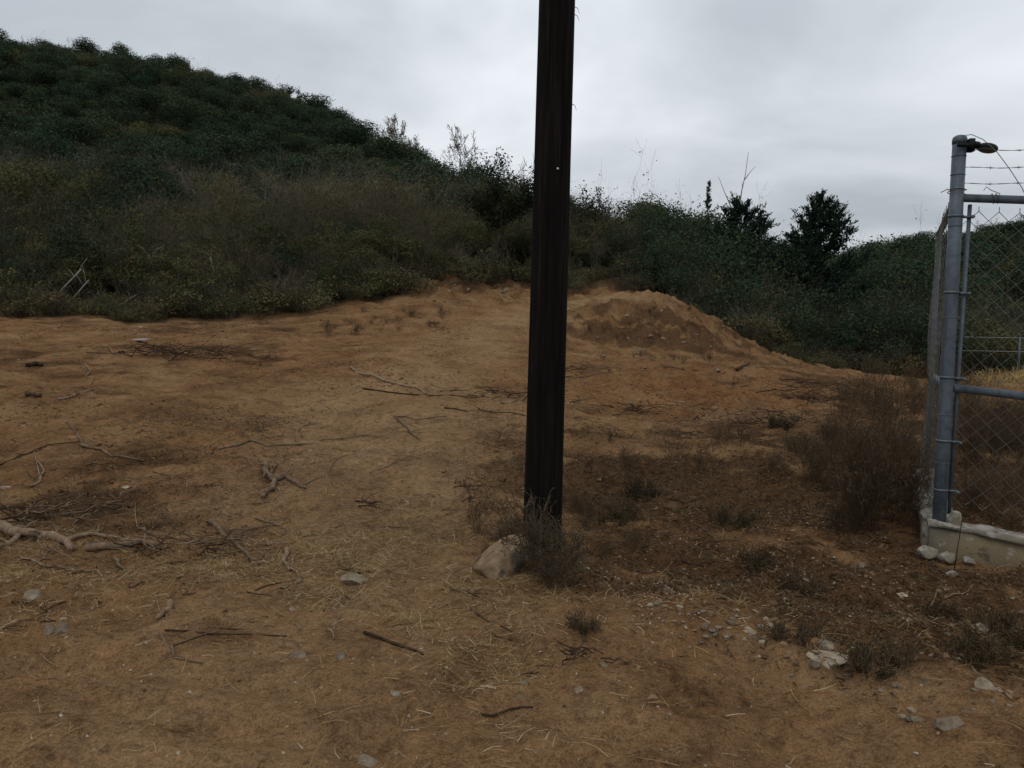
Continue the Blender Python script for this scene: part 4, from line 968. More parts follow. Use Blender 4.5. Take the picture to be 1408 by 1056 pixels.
def stone(u, v, w, d, h, mat, seed, label, rot=(0, 0, 0), sink=0.3, sub=3, name='stone', group=None, cat='stone'):
    p = G(u, v); me_ = lump(seed, w / 2, d / 2, h / 2, sub); me_.materials.append(mat); o = link(name, me_, None, (p.x, p.y + d * .3, p.z + h * (0.37 - sink))); o.rotation_euler = rot
    return tag(o, label, cat, group)
# the boulder: built as a sloping wedge, blunt at the right
bo = G(700, 792); import bmesh
bm = bmesh.new(); bmesh.ops.create_icosphere(bm, subdivisions=4, radius=1.0)
pl = [(Vector((-.55, -.1, .83)).normalized(), .56), (Vector((.75, -.2, .6)).normalized(), .78), (Vector((-.2, -.95, .25)).normalized(), .68), (Vector((.45, -.8, -.4)).normalized(), .66), (Vector((-.9, -.3, -.1)).normalized(), .84), (Vector((.1, -.6, .8)).normalized(), .70), (Vector((.55, -.75, .35)).normalized(), .72), (Vector((0, 1, 0)), .7), (Vector((.9, .1, -.3)).normalized(), .8)]
for v in bm.verts:
    p = v.co.copy()
    for n, d in pl:
        e = p.dot(n) - d
        if e > 0: p -= n * e * .9
    p *= 1 + 0.07 * float(fbm(p.x * 2.2 + p.z, p.y * 2.2 - p.z * .7, 1.0, 4, 33)); v.co = Vector((p.x * .255, p.y * .19, p.z * .155))
me_ = bpy.data.meshes.new('boulder'); bm.to_mesh(me_); bm.free(); me_.polygons.foreach_set('use_smooth', [True] * len(me_.polygons)); me_.materials.append(M['rock'])
o = link('boulder', me_, None, (bo.x, bo.y + .13, bo.z + .065)); o.rotation_euler = (0, R(-16), R(8)); tag(o, 'large tan boulder with dark blotches leaning beside the pole', 'boulder')
stone(487, 806, .20, .13, .10, M['stone_pale'], 31, 'squarish pale stone alone on the bare dirt left of the boulder', (0, R(5), R(-12)), .15, 4)
stone(42, 822, .16, .12, .09, M['stone_grey'], 32, 'pale stone half buried in the road edge below the big dead log', sink=.45)
stone(66, 872, .09, .08, .10, M['stone_grey'], 33, 'smaller of two grey stones side by side in the road dirt', sink=.35)
stone(80, 872, .10, .08, .12, M['stone_grey'], 34, 'larger of two grey stones side by side in the road dirt', sink=.35)
stone(1145, 914, .26, .20, .06, M['stone_pale'], 35, 'flat tan slab of stone lying at the edge of the weedy strip', (R(4), 0, R(15)), .3, 4)
stone(1138, 893, .11, .09, .07, M['stone_grey'], 36, 'rounded grey stone just behind the flat tan slab')
stone(1124, 920, .08, .06, .05, M['stone_grey'], 37, 'small blue-grey stone against the left end of the flat slab')
stone(1360, 947, .09, .08, .08, M['stone_pale'], 38, 'round pale stone with a twig on it near the wall weeds')
stone(1311, 1001, .14, .10, .06, M['stone_grey'], 39, 'flat grey stone half sunk in the road below the wall')
stone(1242, 821, .085, .06, .05, M['stone_pale'], 40, 'pale oval stone on the bare slope in front of the wall corner')
stone(1186, 782, .10, .08, .07, M['stone_grey'], 41, 'grey stone at the foot of the dry fence weeds')
stone(1310, 792, .13, .08, .06, M['wall_white'], 42, 'white painted stone lying against the foot of the wall')
stone(1353, 870, .09, .07, .07, M['stone_pale'], 43, 'pale pitted stone among weeds in front of the wall')
stone(1060, 832, .10, .08, .07, M['clod'], 44, 'dull brown stone in the weedy gutter strip')
stone(690, 662, .12, .10, .09, M['clod'], 45, 'brown stone in dry weeds behind the pole')
stone(885, 715, .20, .14, .12, M['clod'], 46, 'brown clod of earth beside a dark tuft right of the pole', cat='clod', name='clod')
stone(925, 700, .22, .16, .10, M['clod'], 47, 'broad crumbly clod of earth among dark tufts right of the pole', cat='clod', name='clod')
stone(8, 672, .16, .10, .05, M['stone_pale'], 48, 'flat pale stone beyond the big dead log')
stone(172, 672, .14, .08, .05, M['stone_pale'], 49, 'pale lumpy stone with a pointed end behind the dead logs')
stone(410, 802, .06, .05, .05, M['stone_pale'], 50, 'small pale stone at the tip of a curved stick')
for k, (u, v, w) in enumerate([(719, 940, .06), (732, 934, .05), (798, 950, .06), (738, 975, .05), (715, 960, .04), (468, 905, .09), (410, 905, .10), (500, 1052, .12), (830, 915, .05), (540, 955, .07)]):
    stone(u, v, w, w * .8, w * .6, M['stone_grey'], 60 + k, 'small stone trodden into the straw-strewn road', sink=.5, sub=3, group='stones trodden into the road')
# stones of the gutter strip
var = [lump(700 + k, .5, .4, .3, 2, .2) for k in range(8)]
vm = []
for k, me_ in enumerate(var):
    for mt in ('stone_pale', 'stone_grey', 'stone_brown'):
        c = me_.copy(); c.materials.append(M[mt]); vm.append(c)
rng = random.Random(31)
def scatter(n, box, sz, label, group, pts=None):
    for k in range(n):
        u, v = rng.uniform(box[0], box[2]), rng.uniform(box[1], box[3]); p = G(u, v); s = rng.uniform(*sz) * (1.5 if rng.random() < .1 else 1)
        o = link('pebble' if s < .05 else 'stone', vm[rng.choice([0, 1, 1, 3, 4, 6, 7, 9, 10, 13, 12, 15, 16, 2, 8, 20, 22])], None, (p.x, p.y, p.z - s * .03)); o.scale = (s * rng.uniform(.8, 1.3), s, s * rng.uniform(.6, 1.0)); o.rotation_euler = (rng.gauss(0, .2), rng.gauss(0, .2), rng.uniform(0, 6.28)); tag(o, label, 'stone', group)
scatter(46, (870, 780, 970, 840), (.025, .05), 'small pale stone in the loose heap of chips right of the pole', 'stone chips right of the pole')
scatter(58, (955, 838, 1070, 885), (.025, .06), 'small grey stone in the patch of gravel in the gutter', 'gravel patch in the gutter')
scatter(40, (1060, 760, 1260, 850), (.02, .045), 'small stone scattered on the bare slope before the fence weeds', 'stones on the slope before the fence')
scatter(44, (1240, 810, 1408, 990), (.025, .06), 'stone lying in the weeds in front of the low wall', 'stones in front of the low wall')
scatter(26, (1070, 870, 1240, 950), (.025, .05), 'small stone among tufts around the flat slab', 'stones around the flat slab')
scatter(22, (780, 740, 880, 830), (.02, .04), 'small stone on the dirt at the right foot of the pole', 'stones at the pole foot')
scatter(26, (800, 410, 1000, 500), (.10, .24), 'pale chunk of rock on the flank of the earth mound', 'rocks on the mound')
scatter(20, (560, 385, 720, 415), (.12, .26), 'pale chunk of rock in the cut bank', 'rocks in the cut bank')
scatter(22, (0, 440, 440, 520), (.06, .16), 'pale stone on the upper part of the cleared slope', 'stones on the upper clearing')
scatter(30, (780, 500, 1200, 600), (.06, .16), 'clod or stone on the low reddish spoil heap', 'clods on the spoil heap')
scatter(40, (0, 600, 620, 860), (.02, .05), 'pebble on the bare dirt of the clearing', 'pebbles on the clearing')

# ------------------------------------------------------------------ fallen branches and sticks, each lying on the ground
def stick(paths, label, mat='dead_wood', group=None, name='stick', cat='stick', seed=0, twigs=0):
    rg = random.Random(seed); o0 = None; m = MB()
    for pts, r0 in paths:
        P = [G(u, v) for u, v in pts]; r0 *= 0.72 if P[0].y > 8.5 else 0.9
        if o0 is None: o0 = P[0].copy()
        Q = []
        for a, b in zip(P[:-1], P[1:]):
            for t in (0, .5): Q.append(a.lerp(b, t) + Vector((rg.gauss(0, min(r0 * .6, .008)), rg.gauss(0, min(r0 * .6, .008)), 0)))
        Q.append(P[-1]); n = len(Q); zz_ = Hg([q.x for q in Q], [q.y for q in Q])
        Q = [Vector((q.x, q.y, z + r0 * .6 + min(abs(rg.gauss(0, r0 * .5)), .012))) - o0 for q, z in zip(Q, zz_)]
        m.tube(Q, [r0 * (1 - 0.55 * i / n) * rg.uniform(.92, 1.08) for i in range(n)], 7 if r0 > .015 else 5)
        for k in range(twigs):
            i = rg.randrange(n - 1); d = Vector((rg.gauss(0, 1), rg.gauss(0, 1), rg.uniform(0, .7))).normalized() * rg.uniform(.08, .25); m.tube([Q[i], Q[i] + d * .5 + UP * .02, Q[i] + d], [r0 * .35, r0 * .25, r0 * .12], 4)
    return tag(m.build(name, M[mat], None, True, o0), label, cat, group)
BR = [
 ([([(85,575),(100,588),(110,603),(115,613)], .022), ([(110,614),(140,620),(165,630),(197,636)], .026)], 'grey branch bent like an elbow lying on bare dirt', 'dead_wood', 0),
 ([([(42,670),(52,664),(61,650),(55,640),(47,622)], .016), ([(54,664),(52,645),(50,632)], .010), ([(61,650),(64,636)], .007)], 'pale forked stick shaped like a wishbone', 'dead_wood', 0),
 ([([(0,640),(30,627),(50,619),(65,613),(110,609)], .011)], 'thin dark branch running behind the elbow-shaped branch', 'dead_wood_dark', 2),
 ([([(-20,718),(5,729),(25,738),(60,742),(85,750),(98,761)], .055), ([(26,739),(15,751),(-5,758)], .03)], 'thick dead log with a forked end at the road edge', 'dead_wood', 2),
 ([([(-5,721),(40,718),(70,722),(90,731),(112,740)], .016)], 'long bare branch lying over the thick dead log', 'dead_wood', 0),
 ([([(82,744),(110,741),(140,738),(155,741),(174,748)], .022)], 'slim curved log end to end with the thick dead log', 'dead_wood', 0),
 ([([(118,757),(160,755),(190,749),(205,751),(220,760)], .034)], 'dark log with a knotted end beside the slim curved log', 'dead_wood', 0),
 ([([(201,749),(201,738),(193,728),(186,712),(186,692)], .012), ([(201,738),(215,722),(230,702)], .009)], 'upright-looking Y-shaped twig behind the dark log', 'dead_wood', 3),
 ([([(104,722),(130,706),(150,692),(170,690)], .011)], 'slender stick slanting up behind the log pile', 'dead_wood', 0),
 ([([(129,735),(146,714)], .009)], 'short straight stick behind the slim log', 'dead_wood', 0),
 ([([(35,716),(38,705),(50,697)], .018)], 'stub of broken branch sticking out behind the thick log', 'dead_wood', 0),
 ([([(289,719),(310,740),(330,757),(348,775)], .024)], 'straight pale stake lying diagonally on the dirt', 'dead_wood', 0),
 ([([(346,776),(362,777),(377,774)], .015)], 'crooked bit of wood touching the end of the straight stake', 'dead_wood', 3),
 ([([(300,618),(330,612),(355,609),(366,614),(420,612),(470,604),(507,599)], .022)], 'longest wavy branch lying across the middle of the clearing', 'dead_wood', 1),
 ([([(365,641),(363,651),(372,661),(377,664),(374,676),(361,687)], .045), ([(377,664),(393,656),(408,666),(420,673)], .035), ([(372,655),(381,640)], .02)], 'thick knotted root stump lying on the dirt', 'dead_wood', 3),
 ([([(415,602),(412,592),(420,586),(442,582)], .016)], 'hooked pale twig behind the longest wavy branch', 'dead_wood', 1),
 ([([(483,507),(500,516),(530,525),(560,533),(586,543)], .038)], 'thick pale stick tapering toward the track', 'dead_wood', 0),
 ([([(500,535),(560,543),(620,544),(660,549)], .018)], 'thin dark branch beyond the tip of the thick pale stick', 'dead_wood_dark', 3),
 ([([(543,573),(556,586),(566,596),(577,606)], .018), ([(545,574),(570,578),(630,573)], .015)], 'dry forked twig on the pale track', 'dead_wood', 3),
 ([([(610,562),(640,567),(680,569),(722,572)], .018)], 'dark straight branch reaching to the pole', 'dead_wood_dark', 3),
 ([([(508,651),(530,643),(556,632)], .009)], 'thin straight pale twig on the track', 'dead_wood', 0),
 ([([(618,632),(620,656),(633,669)], .009)], 'thin bent twig left of the weeds at the pole', 'dead_wood', 0),
 ([([(688,556),(713,550)], .022)], 'short pale stick on the far side of the pole', 'dead_wood', 0),
 ([([(490,690),(507,694),(525,691)], .010), ([(493,697),(522,698)], .008), ([(497,686),(518,700)], .006)], 'small bunch of dark twigs on the track', 'dead_wood_dark', 2),
 ([([(316,728),(360,727),(383,723)], .009), ([(350,713),(376,722),(396,731)], .010)], 'two crossed pale twigs beyond the straight stake', 'dead_wood', 2),
 ([([(235,889),(240,904),(260,911),(279,914)], .009), ([(235,889),(262,878),(302,871)], .007)], 'thin twig bent in a hook on the road', 'dead_wood', 0),
 ([([(226,868),(290,873),(395,876)], .006)], 'long thin dark stalk lying in the straw', 'dead_wood_dark', 0),
 ([([(498,872),(540,885),(582,901)], .011)], 'dark slender branch in the straw below the squarish stone', 'dead_wood_dark', 0),
 ([([(648,838),(690,862),(724,889)], .006)], 'thin straight dark rod on the road below the boulder', 'dead_wood_dark', 0),
 ([([(668,865),(704,881)], .005)], 'short dark stalk beside the thin straight rod', 'dead_wood_dark', 0),
 ([([(658,983),(700,979),(733,974)], .007)], 'short brown stick on the straw near the road middle', 'dead_wood_dark', 0),
 ([([(395,757),(389,774),(398,786)], .020)], 'curved stub of wood near the end of the stake', 'dead_wood', 0),
 ([([(403,768),(402,783),(412,796)], .010)], 'thin curved stick beside the curved stub', 'dead_wood', 0),
 ([([(350,813),(385,802),(412,796)], .006)], 'thin dark stalk pointing at a small pale stone', 'dead_wood_dark', 0),
 ([([(618,813),(640,817),(655,822)], .012)], 'short dark stick in front of the boulder', 'dead_wood_dark', 2),
 ([([(112,500),(124,511),(114,525)], .022)], 'boomerang-shaped stick high on the clearing', 'dead_wood', 0),
 ([([(80,551),(105,543),(127,536)], .026)], 'broken branch with pale bark below the boomerang-shaped stick', 'dead_wood', 4),
 ([([(150,478),(158,492)], .022)], 'short bent stick near the old white plank', 'dead_wood', 0),
 ([([(232,497),(247,487),(257,482)], .03)], 'pale split stick on the brush pile', 'dead_wood', 0),
 ([([(62,504),(80,503)], .022)], 'short pale stick beside a dark clump on the upper clearing', 'dead_wood', 0),
 ([([(0,742),(30,768),(60,782),(100,786),(132,786)], .014)], 'bare root running along the road edge below the logs', 'dead_wood', 3),
 ([([(18,794),(36,792),(48,786)], .014)], 'short bleached root end at the road edge', 'dead_wood', 1),
 ([([(156,770),(166,779),(176,788)], .014)], 'stubby broken twig below the dark log', 'dead_wood', 2),
 ([([(42,779),(60,768),(68,758)], .010), ([(55,772),(70,770)], .008)], 'curly root fork below the thick dead log', 'dead_wood', 2),
 ([([(235,775),(285,768),(330,762)], .010)], 'long thin branch tucked behind the straight stake', 'dead_wood_dark', 3),
 ([([(232,832),(226,845),(216,853)], .020)], 'chunk of rotten branch among the straw', 'dead_wood', 0),
 ([([(1200,598),(1214,606),(1228,614)], .02)], 'pale stick in the dry weeds near the fence', 'dead_wood', 0),
 ([([(1181,640),(1188,655)], .016)], 'short whitish stick standing out of dry weeds', 'dead_wood', 0),
 ([([(1090,703),(1130,712),(1182,726)], .010)], 'long thin twig lying before the fence weeds', 'dead_wood', 1),
 ([([(1278,835),(1288,812),(1296,799)], .006)], 'thin curved stalk in front of the wall corner', 'dead_wood', 0),
 ([([(1300,826),(1322,818),(1338,805)], .008)], 'reddish twig lying below the wall face', 'dead_wood', 0),
 ([([(1335,918),(1352,932),(1362,940)], .007)], 'twig resting against the round pale stone', 'dead_wood', 0),
 ([([(840,702),(862,706),(880,716)], .008)], 'thin twig across dark tufts right of the pole', 'dead_wood', 0),
 ([([(955,628),(968,618)], .012)], 'short twig poking up behind the dark tufts', 'dead_wood_dark', 0),
 ([([(1070,490),(1090,501)], .03)], 'straight stick on the far rim of the level ground', 'dead_wood', 0),
 ([([(880,507),(920,505),(960,510)], .02)], 'thin dark branch along the top of the spoil heap', 'dead_wood_dark', 3),
 ([([(1012,511),(1020,507),(1030,502)], .06)], 'black stump of root on top of the spoil heap', 'dead_wood_dark', 4),
 ([([(35,545),(45,545),(56,547)], .06)], 'charred black piece of wood on the upper clearing', 'dead_wood_dark', 0),
 ([([(38,505),(50,502),(58,504)], .07)], 'dark rotten chunk of wood above the charred piece', 'dead_wood_dark', 0),
]
for k, (paths, lab, mt, tw) in enumerate(BR):
    nm = 'log' if ' log ' in lab and paths[0][1] > .02 else ('branch' if 'branch' in lab else ('root' if 'root' in lab else 'stick'))
    stick(paths, lab, mt, None, nm, nm, 1000 + k, tw)
# the white plank and brush piles
p = G(192, 470); m = MB(); m.box((0, 0, 0), .75, .16, .035, Vector((.80, -.55, .03)).normalized(), Vector((.55, .80, .1)).normalized()); M['plank'] = plain('weathered_white_board', (0.33, 0.31, 0.29), .9, var=.25, scale=6)
tag(m.build('plank', M['plank'], None, False, p + UP * .06), 'old whitish plank lying on the upper clearing', 'plank')
def brush_pile(u, v, w, d, h, n, seed, label, dark=.5, rr=(.004, .012), leaves=0):
    p = G(u, v); root = empty('brush_pile', p); rg = random.Random(seed)
    for k in range(n):
        a = rg.uniform(0, math.pi) if rg.random() < .4 else rg.gauss(0, .5); L = w * rg.uniform(.12, .45); c = Vector((rg.gauss(0, w * .24), rg.gauss(0, d * .24), 0)); t = max(0, 1 - (c.x / w) ** 2 * 3 - (c.y / d) ** 2 * 3)
        g = hz1(p.x + c.x, p.y + c.y) - p.z; c.z = g + h * t * rg.random() + .02; dd = Vector((math.cos(a), math.sin(a), rg.gauss(0, .15))); r = rg.uniform(*rr); pts = []
        for q in range(5): pts.append(c + dd * L * (q / 4 - .5) + Vector((rg.gauss(0, .06 * L), rg.gauss(0, .06 * L), rg.gauss(0, .05 * L))))
        m = MB(); m.tube(pts, [r * (1 - .15 * q) for q in range(5)], 5)
        for q in range(6):
            i = rg.randrange(5); e = Vector((rg.gauss(0, 1), rg.gauss(0, 1), rg.uniform(-.1, .8))).normalized() * L * rg.uniform(.12, .3); m.tube([pts[i], pts[i] + e], [r * .5, r * .2], 4)
        m.build('branch', M['dead_wood_dark'] if rg.random() < dark else M['dead_wood'], root)
    return tag(root, label, 'brush pile')
brush_pile(262, 490, 3.2, 2.4, .25, 60, 1, 'low dark pile of cut brush next to the old white plank', .85)
brush_pile(1050, 583, 3.0, .9, .2, 44, 2, 'pale bare branches heaped at the foot of the reddish spoil heap', .3)
brush_pile(1130, 548, 3.2, 1.8, .35, 56, 3, 'dark heap of brush on the right end of the spoil heap', .8)
brush_pile(795, 512, 2.0, 2.0, .15, 24, 4, 'small pile of twigs beyond the pole, below the mound', .7)
brush_pile(690, 543, 2.2, 1.2, .08, 20, 5, 'flat scatter of dark twigs beside the track before the pole', .8)
brush_pile(265, 750, 1.5, .7, .06, 22, 6, 'mat of fine dark twigs between the logs and the stake', .4, (.004, .008))
brush_pile(60, 715, 1.4, .8, .10, 26, 7, 'tangle of thin branches behind the thick dead log', .35, (.005, .010))
brush_pile(880, 568, 2.6, .4, .12, 22, 8, 'line of dark roots and clods along the front of the spoil heap', .9)
brush_pile(790, 910, .5, .2, .04, 14, 9, 'small clump of broken dark twigs on the road shoulder', .9, (.003, .005))
rng = random.Random(55)
for k in range(70):
    u, v = (rng.uniform(0, 640), rng.uniform(580, 870)) if k < 46 else (rng.uniform(780, 1260), rng.uniform(580, 800)); L = rng.uniform(14, 46); a = rng.gauss(0, .5)
    stick([([(u, v), (u + L * .5 * math.cos(a), v + L * .3 * math.sin(a)), (u + L * math.cos(a + .3), v + L * .5 * math.sin(a))], rng.uniform(.004, .008))], 'thin dry twig on the bare clearing' if k < 46 else 'thin dry twig on the littered ground right of the pole', rng.choice(['dead_wood', 'dead_wood_dark']), 'twigs on the clearing' if k < 46 else 'twigs right of the pole', 'twig', 'twig', 2000 + k, 2)
#@@PART5
# ------------------------------------------------------------------ weeds
M['weed_green'] = foliage('weed_green', [(0.020, 0.026, 0.012), (0.030, 0.036, 0.016)], ((0.08, 0.06, 0.03), .15))
M['weed_dry'] = foliage('weed_dry', [(0.060, 0.038, 0.022), (0.085, 0.055, 0.030), (0.050, 0.036, 0.022)], ((0.12, 0.085, 0.045), .15))
M['weed_greygreen'] = foliage('weed_greygreen', [(0.050, 0.052, 0.034), (0.062, 0.064, 0.040)], ((0.10, 0.085, 0.05), .1))
M['stalk'] = bark('dry_stalk', (0.045, 0.030, 0.020), (0.115, 0.080, 0.050), 20)
M['straw'] = foliage('straw', [(0.20, 0.130, 0.058), (0.30, 0.205, 0.10)], ((0.40, 0.32, 0.20), .12), transl=.15)
WK = dict(levels=2, seg=4, base_r=.06)
W_dry = [plant(800 + k, M['weed_dry'], M['stalk'], 500, .022, .45, .02, 1, height=.6, stems=9, spread=.55, kids=(5, 3), r0=.0045, **WK) for k in range(3)]
W_grn = [plant(810 + k, M['weed_green'], M['stalk'], 1600, .020, .25, .015, 0, height=.24, stems=18, spread=1.1, kids=(4, 3), r0=.003, **WK) for k in range(3)]
W_tall = [plant(820 + k, M['weed_dry'] if k else M['weed_greygreen'], M['stalk'], 1100, .03, .45, .03, 1, height=1.1, stems=10, spread=.4, kids=(7, 4), r0=.006, **WK) for k in range(3)]
W_pole = [plant(830, M['weed_greygreen'], M['stalk'], 2300, .020, .45, .02, 1, height=.62, stems=14, spread=.6, kids=(7, 5), r0=.005, **WK)]
rng = random.Random(91)
def weed(u, v, protos, s, label, group=None, name='weed', cat='weed', xy=None):
    p = G(u, v) if xy is None else Vector((xy[0], xy[1], hz1(*xy)))
    return place_plant(name, protos[rng.randrange(len(protos))], p - UP * .01, rng.uniform(0, 6.28), (s * rng.uniform(.85, 1.15), s * rng.uniform(.85, 1.15), s), label, cat, group)
weed(752, 790, W_pole, .72, 'grey-green leafy weed bush growing against the foot of the pole', name='weed_bush', cat='bush')
weed(765, 806, W_pole, .40, 'smaller grey-green weed sprawling in front of the pole weed bush', name='weed_bush', cat='bush')
weed(742, 768, W_pole, .42, 'grey-green weed between the boulder and the pole', name='weed_bush', cat='bush')
for k in range(16): weed(rng.uniform(625, 725), rng.uniform(668, 765), W_dry, rng.uniform(.16, .34), 'reddish dry weed on the dark patch left of the pole', 'dry weeds left of the pole')
for k in range(11): weed(rng.uniform(785, 880), rng.uniform(640, 770), W_dry, rng.uniform(.18, .38), 'brown dry weed right of the pole', 'dry weeds right of the pole')
for k, (u, v, s, lab) in enumerate([(1210, 918, .8, 'dark green tuft beside the flat tan slab'), (1040, 775, .75, 'dark green tuft in the middle of the stony slope'), (1098, 812, .75, 'dark green tuft above the brown stone in the gutter'), (1350, 905, .8, 'dark tuft before the low wall'),
    (800, 862, .5, 'small dark tuft at the road edge right of the boulder'), (1090, 880, .7, 'dull tuft in the gutter left of the flat slab'), (880, 682, 1.1, 'dark flattened tuft behind the earth clods'), (850, 716, 1.1, 'dark tuft left of the earth clods'), (1010, 720, .9, 'brown-green tuft on the littered ground'),
    (1110, 625, 1.5, 'round dark tuft before the brush heap'), (1075, 588, 1.4, 'dark green tuft beside the pale branches'), (1300, 850, .6, 'low tuft below the wall corner'), (1390, 880, .9, 'dark tuft at the sagging end of the wall'), (170, 428, 3.2, 'low green bramble at the foot of the slanting canes'), (20, 436, 2.5, 'dark low mat of weeds at the left rim of the clearing')]):
    weed(u, v, W_grn, s, lab, name='tuft', cat='tuft')
for k, (u, v) in enumerate([(838, 608), (985, 612), (1015, 612), (925, 625), (860, 640), (1060, 650), (960, 650)]): weed(u, v, W_dry, rng.uniform(.35, .6), 'sparse dry weed standing before the reddish spoil heap', 'dry weeds before the spoil heap')
for k in range(26):
    s = rng.uniform(.25, 5.5); off = rng.uniform(.12, 1.1) * (1 if s > 1 else .7)
    q = CORNER + DS * s - DF * off
    sw = rng.uniform(.35, .8) * (1 if off < .6 else .6)
    weed(0, 0, W_tall, sw, ('short ' if sw < .42 else 'waist-high ') + ('brown dry weed close against ' if off < .5 else 'brown dry weed a step out from ') + ('the fence corner post' if s < 1.0 else 'the side fence mesh' if s < 2.3 else 'the side fence end'), 'dry weeds along the side fence', 'tall_weed', xy=(q.x, q.y))
for k in range(20):
    s = rng.uniform(6, 22); off = rng.uniform(-1.6, .9); q = CORNER + DS * s - DF * off
    sw = rng.uniform(.4, .85)
    weed(0, 0, W_tall, sw, ('tall ' if sw > .62 else 'shorter ') + 'brown weed beyond the side fence ' + ('near the fence end' if s < 11 else 'halfway to the ravine' if s < 16 else 'close to the ravine rim'), 'tall weeds beyond the fence', 'tall_weed', xy=(q.x, q.y))
for k in range(24):
    u, v = rng.uniform(1318, 1470), rng.uniform(590, 650)
    weed(u, v, W_tall, rng.uniform(.35, .7), 'dark dry weed inside the fenced plot', 'dry weeds inside the fence', 'tall_weed')
for k in range(10): weed(rng.uniform(1330, 1430), rng.uniform(655, 740), W_dry, rng.uniform(.4, .7), 'short dry weed just behind the low wall', 'short weeds behind the wall')
for k in range(26): weed(rng.uniform(440, 640), rng.uniform(425, 462), W_dry, rng.uniform(.3, .6), 'sparse dry sprig on the pale slope below the cut bank', 'sprigs below the cut bank')
for k in range(22): weed(rng.uniform(800, 1000), rng.uniform(425, 500), W_dry, rng.uniform(.3, .6), 'dry sprig on the flank of the earth mound', 'sprigs on the mound')
# thin bare stalk in front of the wall
p0 = at(1311, 792, 5.35); p0.z = hz1(p0.x, p0.y); m = MB(); m.tube([Vector((0, 0, 0)), Vector((.02, 0, .18)), Vector((.05, .02, .36)), Vector((.066, .02, .58)), Vector((.07, .02, .78))], [.004, .0035, .003, .0025, .0015], 5)
for k in range(6): q = Vector((.06, .02, .45 + .05 * k)); m.tube([q, q + Vector((rng.gauss(0, .04), rng.gauss(0, .03), .06))], [.002, .001], 4)
tag(m.build('stalk', M['dead_wood_dark'], None, True, p0), 'thin dark bare stalk rising in front of the low wall', 'stalk')

# ------------------------------------------------------------------ straw, litter, gravel and dry grass that nobody could count
def blades(name, P, L, wdt, mat, label, cat, nr_, lift=.012, stand=0.0, curve=.25, seg=3):
    n = len(P); a = nr_.uniform(0, 2 * math.pi, n); el = np.abs(nr_.normal(0, .22, n)) + stand * nr_.random(n); d = np.stack([np.cos(a) * np.cos(el), np.sin(a) * np.cos(el), np.sin(el)], 1)
    w = np.stack([-np.sin(a), np.cos(a), nr_.normal(0, .5, n)], 1) * wdt[:, None] * .5; c = np.stack([-np.sin(a), np.cos(a), np.zeros(n)], 1) * (nr_.normal(0, curve, n) * L)[:, None]
    rows = []
    for k in range(seg + 1):
        t = k / seg; q = P + d * (L * t)[:, None] + c * (t * t) + np.array([0, 0, 1.0]) * (lift - (L * stand * .3 * t * t))[:, None]; ww = w * (1 - .6 * t); rows += [q - ww, q + ww]
    V = np.stack(rows, 1).reshape(-1, 3); base = (np.arange(n) * (2 * (seg + 1)))[:, None]
    F = np.concatenate([base + np.array([2 * k, 2 * k + 1, 2 * k + 3, 2 * k + 2]) for k in range(seg)], 0)
    return tag(link(name, np_mesh(name, V, F, mat)), label, cat, kind='stuff')
nr_ = np.random.default_rng(5)
def field(n, x0, x1, y0, y1, dens):
    x = nr_.uniform(x0, x1, n); y = nr_.uniform(y0, y1, n); k = nr_.random(n) < dens(x, y); x, y = x[k], y[k]; return np.stack([x, y, Hg(x, y)], 1)
def strawd(x, y):
    c = sstep(-.15, .45, fbm(x, y, 1.1, 4, 301)); road = np.exp(-((y - (4.9 - .28 * x)) / 1.5) ** 2); return np.clip(c * road * 1.1 + .04, 0, 1) * (y < 8) * (1 - .85 * np.clip(masks(x, y)[1] * 1.5, 0, 1)) * (1 - .7 * np.exp(-(polyd(x, y, DITCH) / .5) ** 2))
P = field(190000, -5, 5, 2.5, 8, strawd); n = len(P)
blades('straw', P, nr_.gamma(3.0, .018, n) + .012, nr_.uniform(.0018, .0045, n), M['straw'], 'dry straw strewn over the dirt road', 'straw', nr_, np.full(n, .006), .3, .3, 2)
def litd(x, y): return np.clip(masks(x, y)[1] - .15, 0, 1)
P = field(150000, -4.5, 5.5, 3.2, 12, litd); n = len(P)
blades('leaf_litter', P, nr_.uniform(.015, .06, n), nr_.uniform(.003, .014, n), M['weed_dry'], 'brown leaf litter and broken stalks on the ground around the pole', 'litter', nr_, np.full(n, .012), .6, .4, 2)
P = field(16000, -5.5, 2, 6.0, 11, lambda x, y: .25 + .75 * sstep(-.1, .5, fbm(x, y, .9, 3, 330))); P = P[:9000]; n = len(P)
blades('twig_litter', P, nr_.uniform(.04, .22, n), nr_.uniform(.002, .005, n), M['stalk'], 'fine twig litter on the cleared ground', 'litter', nr_, np.full(n, .010), .25, .3, 3)
P = field(26000, -14, 9, 9, 28, lambda x, y: (.04 + .8 * sstep(0, .5, fbm(x, y, .7, 4, 340))) * (polyd(x, y, TRACK) > .7)); n = len(P)
blades('brush_litter', P, nr_.uniform(.06, .30, n), nr_.uniform(.005, .012, n), M['stalk'], 'dead twigs scattered over the upper clearing', 'litter', nr_, np.full(n, .015), .25, .3, 3)
